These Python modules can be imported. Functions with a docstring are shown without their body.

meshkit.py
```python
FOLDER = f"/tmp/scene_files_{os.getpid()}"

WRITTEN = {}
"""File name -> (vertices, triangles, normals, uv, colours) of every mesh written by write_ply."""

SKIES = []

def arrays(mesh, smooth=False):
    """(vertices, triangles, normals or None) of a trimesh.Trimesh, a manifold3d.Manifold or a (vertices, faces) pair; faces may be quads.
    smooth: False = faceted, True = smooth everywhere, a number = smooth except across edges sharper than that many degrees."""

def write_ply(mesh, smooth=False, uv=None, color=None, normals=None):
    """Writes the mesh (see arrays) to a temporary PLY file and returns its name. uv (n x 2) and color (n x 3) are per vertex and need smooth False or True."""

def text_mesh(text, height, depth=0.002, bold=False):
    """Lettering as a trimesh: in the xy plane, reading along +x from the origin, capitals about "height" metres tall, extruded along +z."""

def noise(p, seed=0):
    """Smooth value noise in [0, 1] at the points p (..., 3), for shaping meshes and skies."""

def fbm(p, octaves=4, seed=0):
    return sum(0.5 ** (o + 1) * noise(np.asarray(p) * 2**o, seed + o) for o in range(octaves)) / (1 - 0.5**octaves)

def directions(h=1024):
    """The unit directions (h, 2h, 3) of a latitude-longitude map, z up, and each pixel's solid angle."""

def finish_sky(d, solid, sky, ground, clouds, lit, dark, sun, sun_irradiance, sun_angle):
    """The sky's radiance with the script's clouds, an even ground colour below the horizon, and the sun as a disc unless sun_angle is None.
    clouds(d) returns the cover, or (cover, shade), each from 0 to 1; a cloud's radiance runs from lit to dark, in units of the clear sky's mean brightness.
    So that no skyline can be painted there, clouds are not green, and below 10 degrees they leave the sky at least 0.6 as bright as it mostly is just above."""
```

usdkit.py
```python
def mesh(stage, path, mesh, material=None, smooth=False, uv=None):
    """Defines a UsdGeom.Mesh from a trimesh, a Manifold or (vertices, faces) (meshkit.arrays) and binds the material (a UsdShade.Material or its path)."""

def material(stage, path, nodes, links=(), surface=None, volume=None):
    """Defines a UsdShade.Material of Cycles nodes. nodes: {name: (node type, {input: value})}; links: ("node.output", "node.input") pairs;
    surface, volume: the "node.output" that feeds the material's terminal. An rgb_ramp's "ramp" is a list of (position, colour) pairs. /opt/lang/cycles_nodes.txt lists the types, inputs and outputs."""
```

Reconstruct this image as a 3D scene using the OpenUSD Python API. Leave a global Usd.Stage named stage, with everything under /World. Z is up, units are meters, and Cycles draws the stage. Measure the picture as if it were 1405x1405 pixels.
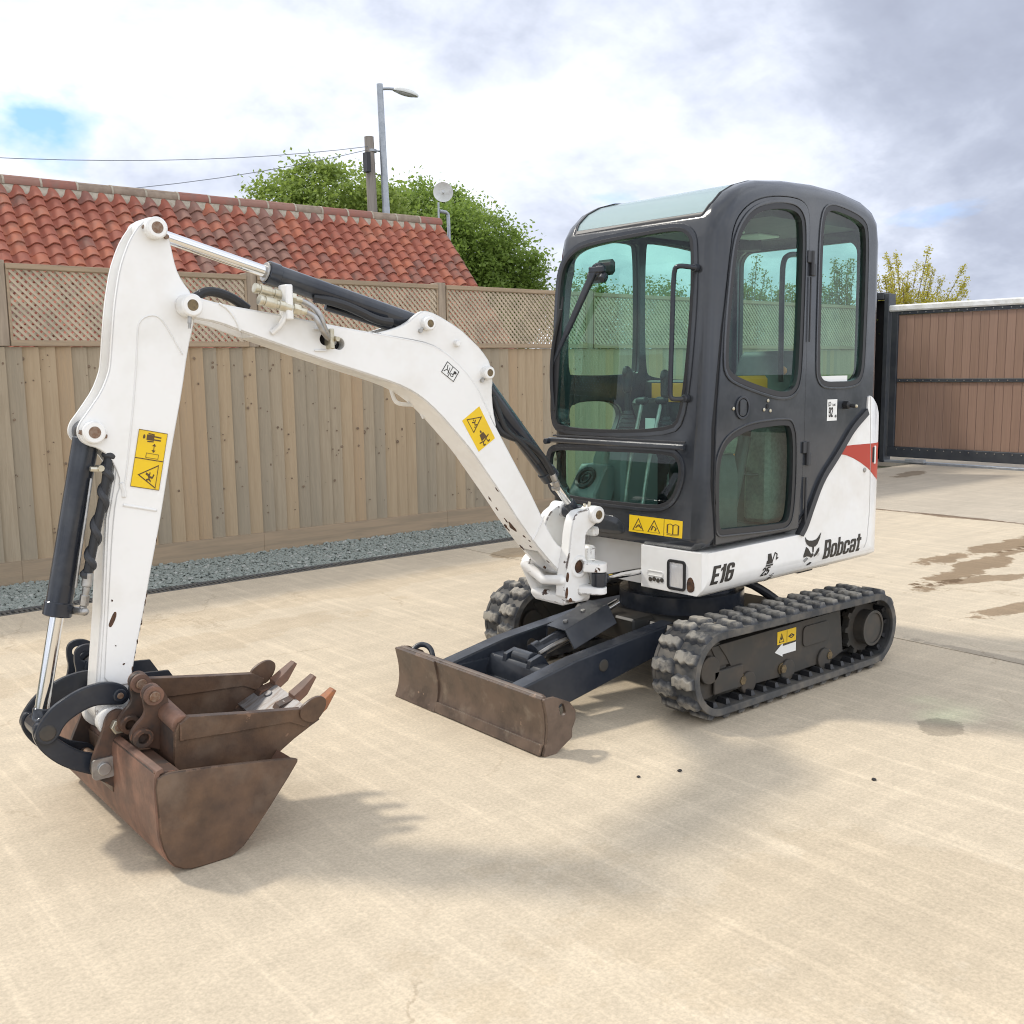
import math, random
import numpy as np, trimesh, usdkit, meshkit
import manifold3d as m3
from shapely.geometry import Polygon, LineString, Point
from shapely import affinity
from shapely.ops import unary_union
from pxr import Usd, UsdGeom, UsdLux, UsdShade, Gf, Sdf

# ------------------------------------------------------------------ stage, camera, sky, sun
stage = Usd.Stage.CreateInMemory()
UsdGeom.SetStageUpAxis(stage, UsdGeom.Tokens.z)
UsdGeom.SetStageMetersPerUnit(stage, 1.0)
UsdGeom.Xform.Define(stage, '/World'); UsdGeom.Scope.Define(stage, '/World/Looks')

cam = UsdGeom.Camera.Define(stage, '/World/camera')
cam.CreateHorizontalApertureAttr(36.0); cam.CreateVerticalApertureAttr(36.0)
cam.CreateFocalLengthAttr(36.19); cam.CreateClippingRangeAttr(Gf.Vec2f(0.05, 2000))
EXPOSURE = 0.98
cam.CreateExposureAttr(EXPOSURE)
CAMPOS = np.array([3.752, 3.290, 1.441])
_yaw, _pitch, _roll = math.radians(-129.283), math.radians(7.849), math.radians(-0.791)
_f = np.array([math.cos(_yaw)*math.cos(_pitch), math.sin(_yaw)*math.cos(_pitch), -math.sin(_pitch)])
_r = np.array([math.sin(_yaw), -math.cos(_yaw), 0.0]); _u = np.cross(_r, _f)
_right = _r*math.cos(_roll) + _u*math.sin(_roll); _up = -_r*math.sin(_roll) + _u*math.cos(_roll)
_m = np.eye(4); _m[0, :3] = _right; _m[1, :3] = _up; _m[2, :3] = -_f; _m[3, :3] = CAMPOS
cam.AddTransformOp().Set(Gf.Matrix4d(_m.tolist()))

SUN = np.array([0.40, -0.75, 1.0]); SUN /= np.linalg.norm(SUN)
sun_elev, sun_rot = math.asin(SUN[2]), math.atan2(SUN[0], SUN[1])
sun = UsdLux.DistantLight.Define(stage, '/World/sun')
sun.CreateIntensityAttr(0.31); sun.CreateAngleAttr(5.0); sun.CreateNormalizeAttr(True); sun.CreateColorAttr(Gf.Vec3f(1.0, 0.94, 0.84))
_z = SUN; _x = np.cross([0, 0, 1.0], _z); _x /= np.linalg.norm(_x); _y = np.cross(_z, _x)
_m = np.eye(4); _m[0, :3] = _x; _m[1, :3] = _y; _m[2, :3] = _z
sun.AddTransformOp().Set(Gf.Matrix4d(_m.tolist()))
sun.GetPrim().SetCustomDataByKey('kind', 'structure')

dome = UsdLux.DomeLight.Define(stage, '/World/sky')
dome.GetPrim().SetCustomDataByKey('kind', 'structure')
dome.GetPrim().SetCustomDataByKey('label', 'bright broken cloud with small blue gaps')
CL = 7.0   # clouds in the units of the sky's own radiance
sky_mat = usdkit.material(stage, '/World/Looks/sky_clouds', {
    'sky': ('sky_texture', {'sky_type': 'single_scattering', 'sun_disc': False, 'sun_elevation': sun_elev, 'sun_rotation': sun_rot, 'altitude': 50.0}),
    'tc': ('texture_coordinate', {}),
    'sep': ('separate_xyz', {}),
    'zz': ('math', {'math_type': 'maximum', 'value2': 0.02}),
    'za': ('math', {'math_type': 'add', 'value2': 0.42}),
    'xd': ('math', {'math_type': 'divide'}), 'yd': ('math', {'math_type': 'divide'}),
    'pv': ('combine_xyz', {'z': 0.0}),
    'n1': ('noise_texture', {'scale': 3.0, 'detail': 7.0, 'roughness': 0.52, 'distortion': 0.25}),
    'n2': ('noise_texture', {'scale': 2.3, 'detail': 7.0, 'roughness': 0.56, 'distortion': 0.35}),
    'n3': ('noise_texture', {'scale': 8.0, 'detail': 8.0, 'roughness': 0.6, 'distortion': 0.2}),
    'off': ('vector_math', {'math_type': 'add', 'vector2': (4.3, 1.7, 0.0)}),
    # a gap of blue low on the left of the yard, and a heavier bank over the gate
    'gapd': ('vector_math', {'math_type': 'distance', 'vector2': (-0.275, -0.943, 0.180)}),
    'gap': ('map_range', {'from_min': 0.01, 'from_max': 0.065, 'to_min': 0.215, 'to_max': 0.0, 'clamp': True}),
    'gapd2': ('vector_math', {'math_type': 'distance', 'vector2': (-0.225, -0.950, 0.215)}),
    'gap2': ('map_range', {'from_min': 0.01, 'from_max': 0.05, 'to_min': 0.11, 'to_max': 0.0, 'clamp': True}),
    'bankd': ('vector_math', {'math_type': 'distance', 'vector2': (-0.90, -0.36, 0.26)}),
    'bank': ('map_range', {'from_min': 0.0, 'from_max': 0.62, 'to_min': 0.36, 'to_max': 0.0, 'clamp': True}),
    'c1': ('math', {'math_type': 'subtract'}), 'c2': ('math', {'math_type': 'subtract'}),
    'cover': ('map_range', {'from_min': 0.24, 'from_max': 0.36, 'to_min': 0.0, 'to_max': 1.0, 'clamp': True}),
    's1': ('math', {'math_type': 'multiply_add', 'value2': 0.40}), 's2': ('math', {'math_type': 'add', 'value2': -0.245}),
    'mixn': ('math', {'math_type': 'multiply_add', 'value2': 1.05}),
    'ramp': ('rgb_ramp', {'ramp': [(0.0, (1.10*CL, 1.12*CL, 1.15*CL)), (0.30, (0.98*CL, 1.0*CL, 1.05*CL)), (0.42, (0.80*CL, 0.84*CL, 0.91*CL)), (0.56, (0.64*CL, 0.68*CL, 0.78*CL)), (0.70, (0.48*CL, 0.52*CL, 0.62*CL)), (0.86, (0.37*CL, 0.405*CL, 0.50*CL)), (1.0, (0.32*CL, 0.35*CL, 0.44*CL))]}),
    'blue': ('mix', {'mix_type': 'mix', 'fac': 0.85, 'color2': (0.27*CL, 0.50*CL, 0.92*CL)}),
    'mix': ('mix', {'mix_type': 'mix'}),
    'bg': ('background_shader', {'strength': 0.105}),
}, [('tc.generated', 'sep.vector'), ('sep.z', 'zz.value1'), ('zz.value', 'za.value1'), ('sep.x', 'xd.value1'), ('za.value', 'xd.value2'), ('sep.y', 'yd.value1'), ('za.value', 'yd.value2'),
    ('xd.value', 'pv.x'), ('yd.value', 'pv.y'), ('pv.vector', 'n1.vector'), ('pv.vector', 'n3.vector'), ('pv.vector', 'off.vector1'), ('off.vector', 'n2.vector'),
    ('tc.generated', 'gapd.vector1'), ('gapd.value', 'gap.value'), ('tc.generated', 'gapd2.vector1'), ('gapd2.value', 'gap2.value'), ('tc.generated', 'bankd.vector1'), ('bankd.value', 'bank.value'),
    ('n1.fac', 'c1.value1'), ('gap.result', 'c1.value2'), ('c1.value', 'c2.value1'), ('gap2.result', 'c2.value2'), ('c2.value', 'cover.value'),
    ('n3.fac', 's1.value1'), ('n2.fac', 's1.value3'), ('s1.value', 's2.value1'), ('s2.value', 'mixn.value1'), ('bank.result', 'mixn.value3'),
    ('mixn.value', 'ramp.fac'), ('sky.color', 'blue.color1'), ('cover.result', 'mix.fac'), ('blue.color', 'mix.color1'), ('ramp.color', 'mix.color2'), ('mix.color', 'bg.color')], surface='bg.background')
UsdShade.MaterialBindingAPI.Apply(dome.GetPrim()).Bind(sky_mat)

# ------------------------------------------------------------------ helpers
rng = np.random.default_rng(7); random.seed(7)
used, offset = {}, {}
def numbered(path):
    k = used.get(path, 0); used[path] = k + 1
    return path if k == 0 else f'{path}_{k:03d}'
def tag(prim, label=None, cat=None, group=None, kind=None):
    for k, v in (('label', label), ('category', cat), ('group', group), ('kind', kind)):
        if v: prim.SetCustomDataByKey(k, v)
    return prim
def thing(name, label=None, cat=None, loc=(0, 0, 0), group=None, kind=None):
    path = numbered('/World/' + name)
    x = UsdGeom.Xform.Define(stage, path); x.AddTranslateOp().Set(Gf.Vec3d(*map(float, loc)))
    offset[path] = np.array(loc, float)
    return tag(x.GetPrim(), label, cat, group, kind)
def arr(m):
    if isinstance(m, m3.Manifold):
        q = m.to_mesh(); return np.array(q.vert_properties[:, :3], float), np.array(q.tri_verts)
    if isinstance(m, trimesh.Trimesh): return np.array(m.vertices, float), np.array(m.faces)
    v, f = np.asarray(m[0], float), np.asarray(m[1], int)
    if f.shape[1] == 4: f = np.vstack([f[:, [0, 1, 2]], f[:, [0, 2, 3]]])
    return v, f
def join(*ms):
    vs, fs, n = [], [], 0
    for m in ms:
        v, f = arr(m); vs.append(v); fs.append(f + n); n += len(v)
    return np.vstack(vs), np.vstack(fs)
def obj(name, mesh, mat, parent=None, smooth=35, **t):
    """One Mesh prim under parent (or /World); mesh is in world coordinates, stored relative to its thing's base."""
    base = parent.GetPath().pathString if parent else '/World'
    path = numbered(base + '/' + name)
    off = offset.get(base, np.zeros(3)); offset[path] = off
    v, f = arr(mesh)
    m = usdkit.mesh(stage, path, (v - off, f), LOOK[mat] if isinstance(mat, str) else mat, smooth=smooth)
    return tag(m.GetPrim(), **t)

def xf(m, R=None, t=(0, 0, 0)):
    R = np.eye(3) if R is None else np.asarray(R)
    if isinstance(m, m3.Manifold): return m.transform(np.hstack([R, np.reshape(t, (3, 1))]))
    v, f = arr(m); return v @ R.T + t, f
def rot(axis, deg):
    a = np.array(axis, float); a /= np.linalg.norm(a); c, s = math.cos(math.radians(deg)), math.sin(math.radians(deg))
    K = np.array([[0, -a[2], a[1]], [a[2], 0, -a[0]], [-a[1], a[0], 0]]); return np.eye(3)*c + s*K + (1-c)*np.outer(a, a)
def box(x0, x1, y0, y1, z0, z1): return m3.Manifold.cube([x1-x0, y1-y0, z1-z0]).translate([x0, y0, z0])
def cbox(x0, x1, y0, y1, z0, z1, b=0.004):
    """A box with chamfered edges."""
    return m3.Manifold.batch_hull([box(x0+b, x1-b, y0+b, y1-b, z0, z1), box(x0, x1, y0+b, y1-b, z0+b, z1-b), box(x0+b, x1-b, y0, y1, z0+b, z1-b)])
def rings(p):
    p = p if isinstance(p, (Polygon,)) or hasattr(p, 'geoms') else Polygon(p)
    if not p.is_valid: p = p.buffer(0)
    out = []
    for g in (p.geoms if hasattr(p, 'geoms') else [p]):
        out.append(np.array(g.exterior.coords)[:-1]); out += [np.array(i.coords)[:-1] for i in g.interiors]
    return out
def ext(p, o, u, v, n, d0, d1):
    """Polygon p in plane coordinates (u, v) through o, extruded along n from d0 to d1."""
    cs = m3.CrossSection([r.tolist() for r in rings(p)], m3.FillRule.EvenOdd)
    m = m3.Manifold.extrude(cs, d1-d0)
    R = np.array([u, v, n], float).T
    if np.linalg.det(R) < 0:
        cs = m3.CrossSection([[(-a, c) for a, c in r] for r in rings(p)], m3.FillRule.EvenOdd); m = m3.Manifold.extrude(cs, d1-d0)
        R = np.array([-np.array(u, float), v, n]).T
    return m.transform(np.hstack([R, (np.array(o, float) + np.array(n, float)*d0).reshape(3, 1)]))
def xz(p, y0, y1):
    return ext(p, (0, 0, 0), (1, 0, 0), (0, 0, 1), (0, 1, 0), y0, y1)
def chaikin(p, it=2, closed=True):
    p = np.asarray(p, float)
    for _ in range(it):
        q = np.roll(p, -1, 0) if closed else p[1:]
        a = p if closed else p[:-1]
        c = np.stack([a*.75+q*.25, a*.25+q*.75], 1).reshape(-1, p.shape[1])
        p = c if closed else np.vstack([p[:1], c, p[-1:]])
    return p
def frame_of(d):
    d = np.asarray(d, float)/np.linalg.norm(d); h = np.array([0, 0, 1.0]) if abs(d[2]) < .9 else np.array([1.0, 0, 0])
    u = np.cross(h, d); u /= np.linalg.norm(u); return u, np.cross(d, u), d
def cyl(p, q, r, r2=None, n=28):
    p, q = np.array(p, float), np.array(q, float); u, v, d = frame_of(q-p)
    m = m3.Manifold.cylinder(float(np.linalg.norm(q-p)), r, r if r2 is None else r2, n)
    return m.transform(np.hstack([np.array([u, v, d]).T, p.reshape(3, 1)]))
def ccyl(p, q, r, c=0.003, n=28):
    """A cylinder with chamfered rims."""
    p, q = np.array(p, float), np.array(q, float); d = (q-p)/np.linalg.norm(q-p); c = min(c, .4*float(np.linalg.norm(q-p)), .5*r)
    return m3.Manifold.batch_hull([cyl(p, q, r-c, n=n), cyl(p+d*c, q-d*c, r, n=n)])
def ytube(x, z, y0, y1, r, c=0.003, n=28): return ccyl((x, y0, z), (x, y1, z), r, c, n)
def ring(p, q, r, ri, n=32): return cyl(p, q, r, n=n) - cyl(np.array(p)-(np.array(q)-p)*.1, np.array(q)+(np.array(q)-p)*.1, ri, n=n)
def tube(path, r, n=10, smooth=2):
    path = chaikin(path, smooth, False) if smooth else np.asarray(path, float)
    T = np.gradient(path, axis=0); T /= np.linalg.norm(T, axis=1, keepdims=True)
    u = frame_of(T[0])[0]; V = []
    rr = np.broadcast_to(r, len(path)) if np.ndim(r) == 0 else np.interp(np.linspace(0, 1, len(path)), np.linspace(0, 1, len(r)), r)
    a = np.linspace(0, 2*np.pi, n, endpoint=False)
    for i in range(len(path)):
        u = u - T[i]*(u@T[i]); u /= np.linalg.norm(u); w = np.cross(T[i], u)
        V.append(path[i] + rr[i]*(np.cos(a)[:, None]*u + np.sin(a)[:, None]*w))
    V = np.vstack(V); F = []
    for i in range(len(path)-1):
        for j in range(n):
            k = (j+1) % n; F += [(i*n+j, i*n+k, (i+1)*n+k), (i*n+j, (i+1)*n+k, (i+1)*n+j)]
    m = len(V); V = np.vstack([V, path[0], path[-1]]); L = (len(path)-1)*n
    for j in range(n):
        k = (j+1) % n; F += [(m, k, j), (m+1, L+j, L+k)]
    return V, np.array(F)
def hull(*ms): return m3.Manifold.batch_hull(list(ms))
def union(*ms):
    a = [m for m in ms if isinstance(m, m3.Manifold)]; r = [m for m in ms if not isinstance(m, m3.Manifold)]
    k = m3.Manifold.batch_boolean(a, m3.OpType.Add) if a else None
    return k if not r else join(*([k] if k else []), *r)
def sphere(c, r, n=24): return m3.Manifold.sphere(r, n).translate(list(map(float, c)))
def rrect(x0, z0, x1, z1, r): return Polygon([(x0+r, z0+r), (x1-r, z0+r), (x1-r, z1-r), (x0+r, z1-r)]).buffer(r, quad_segs=6)

# ------------------------------------------------------------------ materials
LOOK = {}
def look(name, nodes, links, surface='p.BSDF'):
    LOOK[name] = usdkit.material(stage, '/World/Looks/' + name, nodes, links, surface=surface)
def pbr(name, col, rough=.5, metal=0., spec=.5, col2=None, scale=8., detail=5., lo=.4, hi=.62, bump=0., bscale=60., bdist=.002, bevel=0., coat=0., chips=None, rvar=0., island=0., stretch=None, speck=None, obj_space=False, distortion=0., dirt=None):
    N = {'g': ('geometry', {}), 'tc': ('texture_coordinate', {}), 'p': ('principled_bsdf', {'roughness': rough, 'metallic': metal, 'specular_ior_level': spec, 'coat_weight': coat, 'coat_roughness': .08, 'base_color': col})}
    L = []; vec = 'tc.object' if obj_space else 'g.position'
    if stretch:
        N['mp'] = ('mapping', {'scale': stretch}); L.append((vec, 'mp.vector')); vec = 'mp.vector'
    out = None
    if col2 is not None:
        N['n'] = ('noise_texture', {'scale': scale, 'detail': detail, 'roughness': .6, 'distortion': distortion}); L.append((vec, 'n.vector'))
        N['r'] = ('rgb_ramp', {'ramp': [(0, col), (lo, col), (hi, col2), (1, col2)]}); L.append(('n.fac', 'r.fac')); out = 'r.color'
    if island:
        N['hs'] = ('hsv', {'color': col}); N['iv'] = ('map_range', {'from_min': 0., 'from_max': 1., 'to_min': 1-island, 'to_max': 1+island})
        L += [('g.random_per_island', 'iv.value'), ('iv.result', 'hs.value')]
        if out: L.append((out, 'hs.color'))
        out = 'hs.color'
    if speck:   # (colour, scale, low, high): fine grains
        N['sn'] = ('noise_texture', {'scale': speck[1], 'detail': 3.0, 'roughness': .7}); L.append(('g.position', 'sn.vector'))
        N['sm'] = ('map_range', {'from_min': speck[2], 'from_max': speck[3], 'clamp': True}); L.append(('sn.fac', 'sm.value'))
        N['sx'] = ('mix', {'color1': col, 'color2': speck[0]}); L += [('sm.result', 'sx.fac')]
        if out: L.append((out, 'sx.color1'))
        out = 'sx.color'
    if bevel:
        N['bv'] = ('bevel', {'samples': 4, 'radius': bevel})
    if chips:   # (colour, amount, scale): paint worn off edges and in scattered spots, bare metal with rust under it
        N['bw'] = ('bevel', {'samples': 4, 'radius': .010})
        N['dt'] = ('vector_math', {'math_type': 'dot_product'}); L += [('bw.bevel', 'dt.vector1'), ('g.normal', 'dt.vector2')]
        N['ed'] = ('map_range', {'from_min': 1.0, 'from_max': .86, 'to_min': 0., 'to_max': .115, 'clamp': True}); L.append(('dt.value', 'ed.value'))
        N['cn'] = ('noise_texture', {'scale': chips[2], 'detail': 4.0, 'roughness': .62}); L.append(('g.position', 'cn.vector'))
        N['ca'] = ('math', {'math_type': 'add'}); L += [('cn.fac', 'ca.value1'), ('ed.result', 'ca.value2')]
        N['cm'] = ('map_range', {'from_min': 1-chips[1], 'from_max': 1-chips[1]+.015, 'clamp': True}); L.append(('ca.value', 'cm.value'))
        N['cx'] = ('mix', {'color1': col, 'color2': chips[0]}); L.append(('cm.result', 'cx.fac'))
        if out: L.append((out, 'cx.color1'))
        out = 'cx.color'
    if dirt:    # (colour, scale, low, high, strength): thin film of dust in broad patches
        N['dn'] = ('noise_texture', {'scale': dirt[1], 'detail': 5.0, 'roughness': .6}); L.append(('g.position', 'dn.vector'))
        N['dm'] = ('map_range', {'from_min': dirt[2], 'from_max': dirt[3], 'to_min': 0., 'to_max': dirt[4], 'clamp': True}); L.append(('dn.fac', 'dm.value'))
        N['dx'] = ('mix', {'color1': col, 'color2': dirt[0]}); L.append(('dm.result', 'dx.fac'))
        if out: L.append((out, 'dx.color1'))
        out = 'dx.color'
    if out: L.append((out, 'p.base_color'))
    if rvar:
        N['rn'] = ('noise_texture', {'scale': 9.0, 'detail': 5.0}); L.append(('g.position', 'rn.vector'))
        N['rm'] = ('map_range', {'from_min': .35, 'from_max': .65, 'to_min': rough-rvar, 'to_max': rough+rvar, 'clamp': True}); L += [('rn.fac', 'rm.value'), ('rm.result', 'p.roughness')]
    nrm = 'bv.bevel' if bevel else None
    if bump:
        N['bn'] = ('noise_texture', {'scale': bscale, 'detail': 6.0, 'roughness': .65}); L.append((vec, 'bn.vector'))
        N['bp'] = ('bump', {'strength': bump, 'distance': bdist}); L.append(('bn.fac', 'bp.height'))
        if nrm: L.append((nrm, 'bp.normal'))
        nrm = 'bp.normal'
    if nrm: L.append((nrm, 'p.normal'))
    look(name, N, L)

RUST = (.045, .020, .010)
pbr('white_paint', (.80, .79, .76), .32, col2=(.74, .725, .68), scale=5, lo=.5, hi=.8, bevel=.005, bump=.06, bscale=220, rvar=.08, coat=.15, dirt=((.52, .45, .35), 3.5, .50, .8, .36))
pbr('white_chipped', (.80, .79, .76), .38, col2=(.72, .70, .65), scale=7, lo=.5, hi=.8, bevel=.006, bump=.18, bscale=120, chips=(RUST, .352, 11.0), dirt=((.50, .42, .32), 6.0, .5, .8, .35))
pbr('paint_loss', (.040, .020, .012), .75, col2=(.10, .045, .02), scale=60)
pbr('cab_grey', (.022, .0245, .029), .20, col2=(.030, .0325, .037), scale=4, bevel=.006, bump=.05, bscale=420, bdist=.0006, rvar=.07, coat=.25, dirt=((.11, .108, .10), 2.5, .5, .8, .16))
pbr('cab_trim', (.030, .031, .034), .5, bevel=.003, bump=.1, bscale=300)
pbr('black_rubber', (.014, .014, .015), .45, bevel=.002)
pbr('black_paint', (.014, .017, .023), .30, col2=(.022, .025, .031), scale=6, bevel=.004, bump=.06, bscale=200, rvar=.1, dirt=((.13, .12, .10), 5.0, .54, .8, .22))
pbr('cylinder_black', (.014, .016, .021), .18, col2=(.03, .033, .038), scale=8, rvar=.07, dirt=((.12, .11, .10), 7.0, .52, .8, .25))
pbr('undercarriage', (.036, .034, .029), .58, col2=(.050, .040, .030), scale=6, lo=.45, hi=.7, bevel=.004, bump=.2, bscale=90, dirt=((.12, .085, .055), 8.0, .50, .78, .40))
pbr('underside_shade', (.012, .012, .011), .5, col2=(.022, .019, .015), scale=9, bevel=.004, bump=.2, bscale=70, dirt=((.07, .055, .04), 8.0, .52, .8, .35))  # near-black base holds the deep shade under the machine, dust film over it
pbr('dark_void', (.010, .010, .011), .8)  # near-black fill for the shade inside openings and recesses
pbr('chrome', (.80, .80, .80), .10, metal=1.0, rvar=.04)
pbr('bare_steel', (.46, .45, .43), .42, metal=.9, col2=(.33, .31, .28), scale=20, bump=.1, bscale=200)
pbr('zinc', (.62, .58, .47), .34, metal=.85, col2=(.50, .45, .33), scale=40, bevel=.002)
pbr('pin_brass', (.20, .15, .08), .42, metal=.6, col2=(.12, .09, .055), scale=90, bump=.2, bscale=300)
pbr('pin_steel', (.26, .19, .14), .45, metal=.6, col2=(.19, .11, .07), scale=90, bump=.2, bscale=300)
pbr('bucket_brown', (.058, .034, .022), .44, col2=(.112, .064, .038), scale=11, lo=.35, hi=.65, bevel=.004, bump=.30, bscale=55, bdist=.003, chips=((.19, .11, .07), .30, 14.0), rvar=.12, dirt=((.21, .155, .11), 6.0, .50, .74, .45))
pbr('bucket_rust', (.125, .072, .050), .62, col2=(.24, .125, .082), scale=9, lo=.38, hi=.66, bevel=.004, bump=.35, bscale=60, bdist=.003, dirt=((.10, .055, .038), 6.0, .5, .65, .7))
pbr('bucket_dark', (.042, .031, .025), .6, col2=(.11, .058, .036), scale=9, bevel=.004, bump=.3, bscale=60, chips=((.24, .11, .06), .31, 16.0))
pbr('worn_steel', (.26, .25, .245), .48, metal=.5, col2=(.16, .12, .095), scale=14, lo=.45, hi=.7, bump=.2, bscale=90, stretch=(1, 5, 1))
pbr('tooth_rust', (.36, .13, .045), .65, col2=(.20, .10, .06), scale=30, bevel=.005, bump=.3, bscale=80)
pbr('blade_brown', (.066, .045, .033), .44, col2=(.130, .088, .062), scale=9, lo=.36, hi=.62, bevel=.004, bump=.25, bscale=45, bdist=.003, chips=((.24, .16, .11), .30, 13.0), rvar=.12, dirt=((.24, .19, .14), 10.0, .57, .72, .55))
pbr('rubber_track', (.036, .037, .038), .72, col2=(.060, .060, .058), scale=10, bevel=.006, bump=.25, bscale=120, dirt=((.21, .18, .14), 9.0, .44, .72, .62))
look('rubber_lug', {'w': ('attribute', {'attribute': 'wear'}), 'g': ('geometry', {}), 'n': ('noise_texture', {'scale': 13.0, 'detail': 5.0, 'roughness': .65}), 'k': ('map_range', {'from_min': .40, 'from_max': .56, 'to_min': .12, 'to_max': 1.0, 'clamp': True}), 'x': ('math', {'math_type': 'multiply'}), 'n2': ('noise_texture', {'scale': 60.0, 'detail': 4.0}),
     'lo': ('rgb_ramp', {'ramp': [(.35, (.030, .032, .036)), (.7, (.062, .064, .068))]}), 'c': ('mix', {'color2': (.30, .275, .23)}), 'bv': ('bevel', {'samples': 4, 'radius': .005}), 'bp': ('bump', {'strength': .3, 'distance': .002}), 'p': ('principled_bsdf', {'roughness': .75, 'specular_ior_level': .4})},
     [('g.position', 'n.vector'), ('g.position', 'n2.vector'), ('n.fac', 'k.value'), ('w.fac', 'x.value1'), ('k.result', 'x.value2'), ('n2.fac', 'lo.fac'), ('x.value', 'c.fac'), ('lo.color', 'c.color1'), ('c.color', 'p.base_color'), ('n2.fac', 'bp.height'), ('bv.bevel', 'bp.normal'), ('bp.normal', 'p.normal')])
pbr('decal_yellow', (.78, .52, .01), .38, col2=(.72, .47, .02), scale=6)
pbr('decal_white', (.78, .78, .75), .4)
pbr('decal_ink', (.018, .015, .012), .5)
pbr('decal_brown', (.09, .05, .015), .5)
pbr('decal_faded', (.55, .40, .06), .5)
pbr('stripe_red', (.37, .026, .010), .34, bump=.05, bscale=200, coat=.1)
pbr('plastic_grey', (.040, .046, .046), .5, col2=(.055, .062, .060), scale=20)
pbr('seat_fabric', (.14, .155, .135), .85, col2=(.10, .115, .10), scale=60, bump=.3, bscale=300)
pbr('console_light', (.16, .18, .18), .45)
pbr('cab_lining', (.035, .037, .038), .6)
pbr('floor_mat', (.030, .034, .034), .8)
pbr('seat_yellow', (.70, .30, .03), .6)
pbr('knob_orange', (.70, .22, .05), .5)
pbr('lens_clear', (.75, .76, .78), .12, metal=.55, bump=.9, bscale=90, stretch=(1, 6, .02))
pbr('timber_a', (0.346, 0.256, 0.158), .82, col2=(0.380, 0.286, 0.181), scale=5.0, detail=8, lo=.38, hi=.60, stretch=(9, 9, .55), bump=.5, bscale=14, bdist=.003, distortion=.6)
pbr('timber_b', (0.306, 0.244, 0.165), .84, col2=(0.347, 0.280, 0.194), scale=5.0, detail=8, lo=.38, hi=.60, stretch=(9, 9, .5), bump=.5, bscale=14, bdist=.003, distortion=.9)
pbr('timber_c', (0.378, 0.268, 0.160), .82, col2=(0.351, 0.255, 0.158), scale=5.0, detail=8, lo=.38, hi=.60, stretch=(9, 9, .6), bump=.5, bscale=14, bdist=.003, distortion=.7)
pbr('timber_d', (0.310, 0.254, 0.179), .84, col2=(0.277, 0.229, 0.162), scale=5.0, detail=8, lo=.38, hi=.60, stretch=(9, 9, .6), bump=.5, bscale=14, bdist=.003, distortion=.7)
pbr('timber_rail', (0.345, 0.254, 0.165), .84, col2=(0.276, 0.211, 0.140), scale=3.0, detail=8, stretch=(.6, 9, 9), bump=.5, bscale=14, bdist=.003, distortion=.6)
pbr('timber_post', (0.259, 0.205, 0.150), .86, col2=(0.341, 0.273, 0.200), scale=3.0, detail=8, stretch=(8, 8, .5), bump=.5, bscale=14, bdist=.003, distortion=.8)
pbr('timber_lath', (0.525, 0.431, 0.312), .85, col2=(0.413, 0.344, 0.250), scale=6, detail=6, bump=.3, bscale=60, island=.12)
pbr('knot', (.13, .088, .055), .8, col2=(.20, .14, .09), scale=60)
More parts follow.
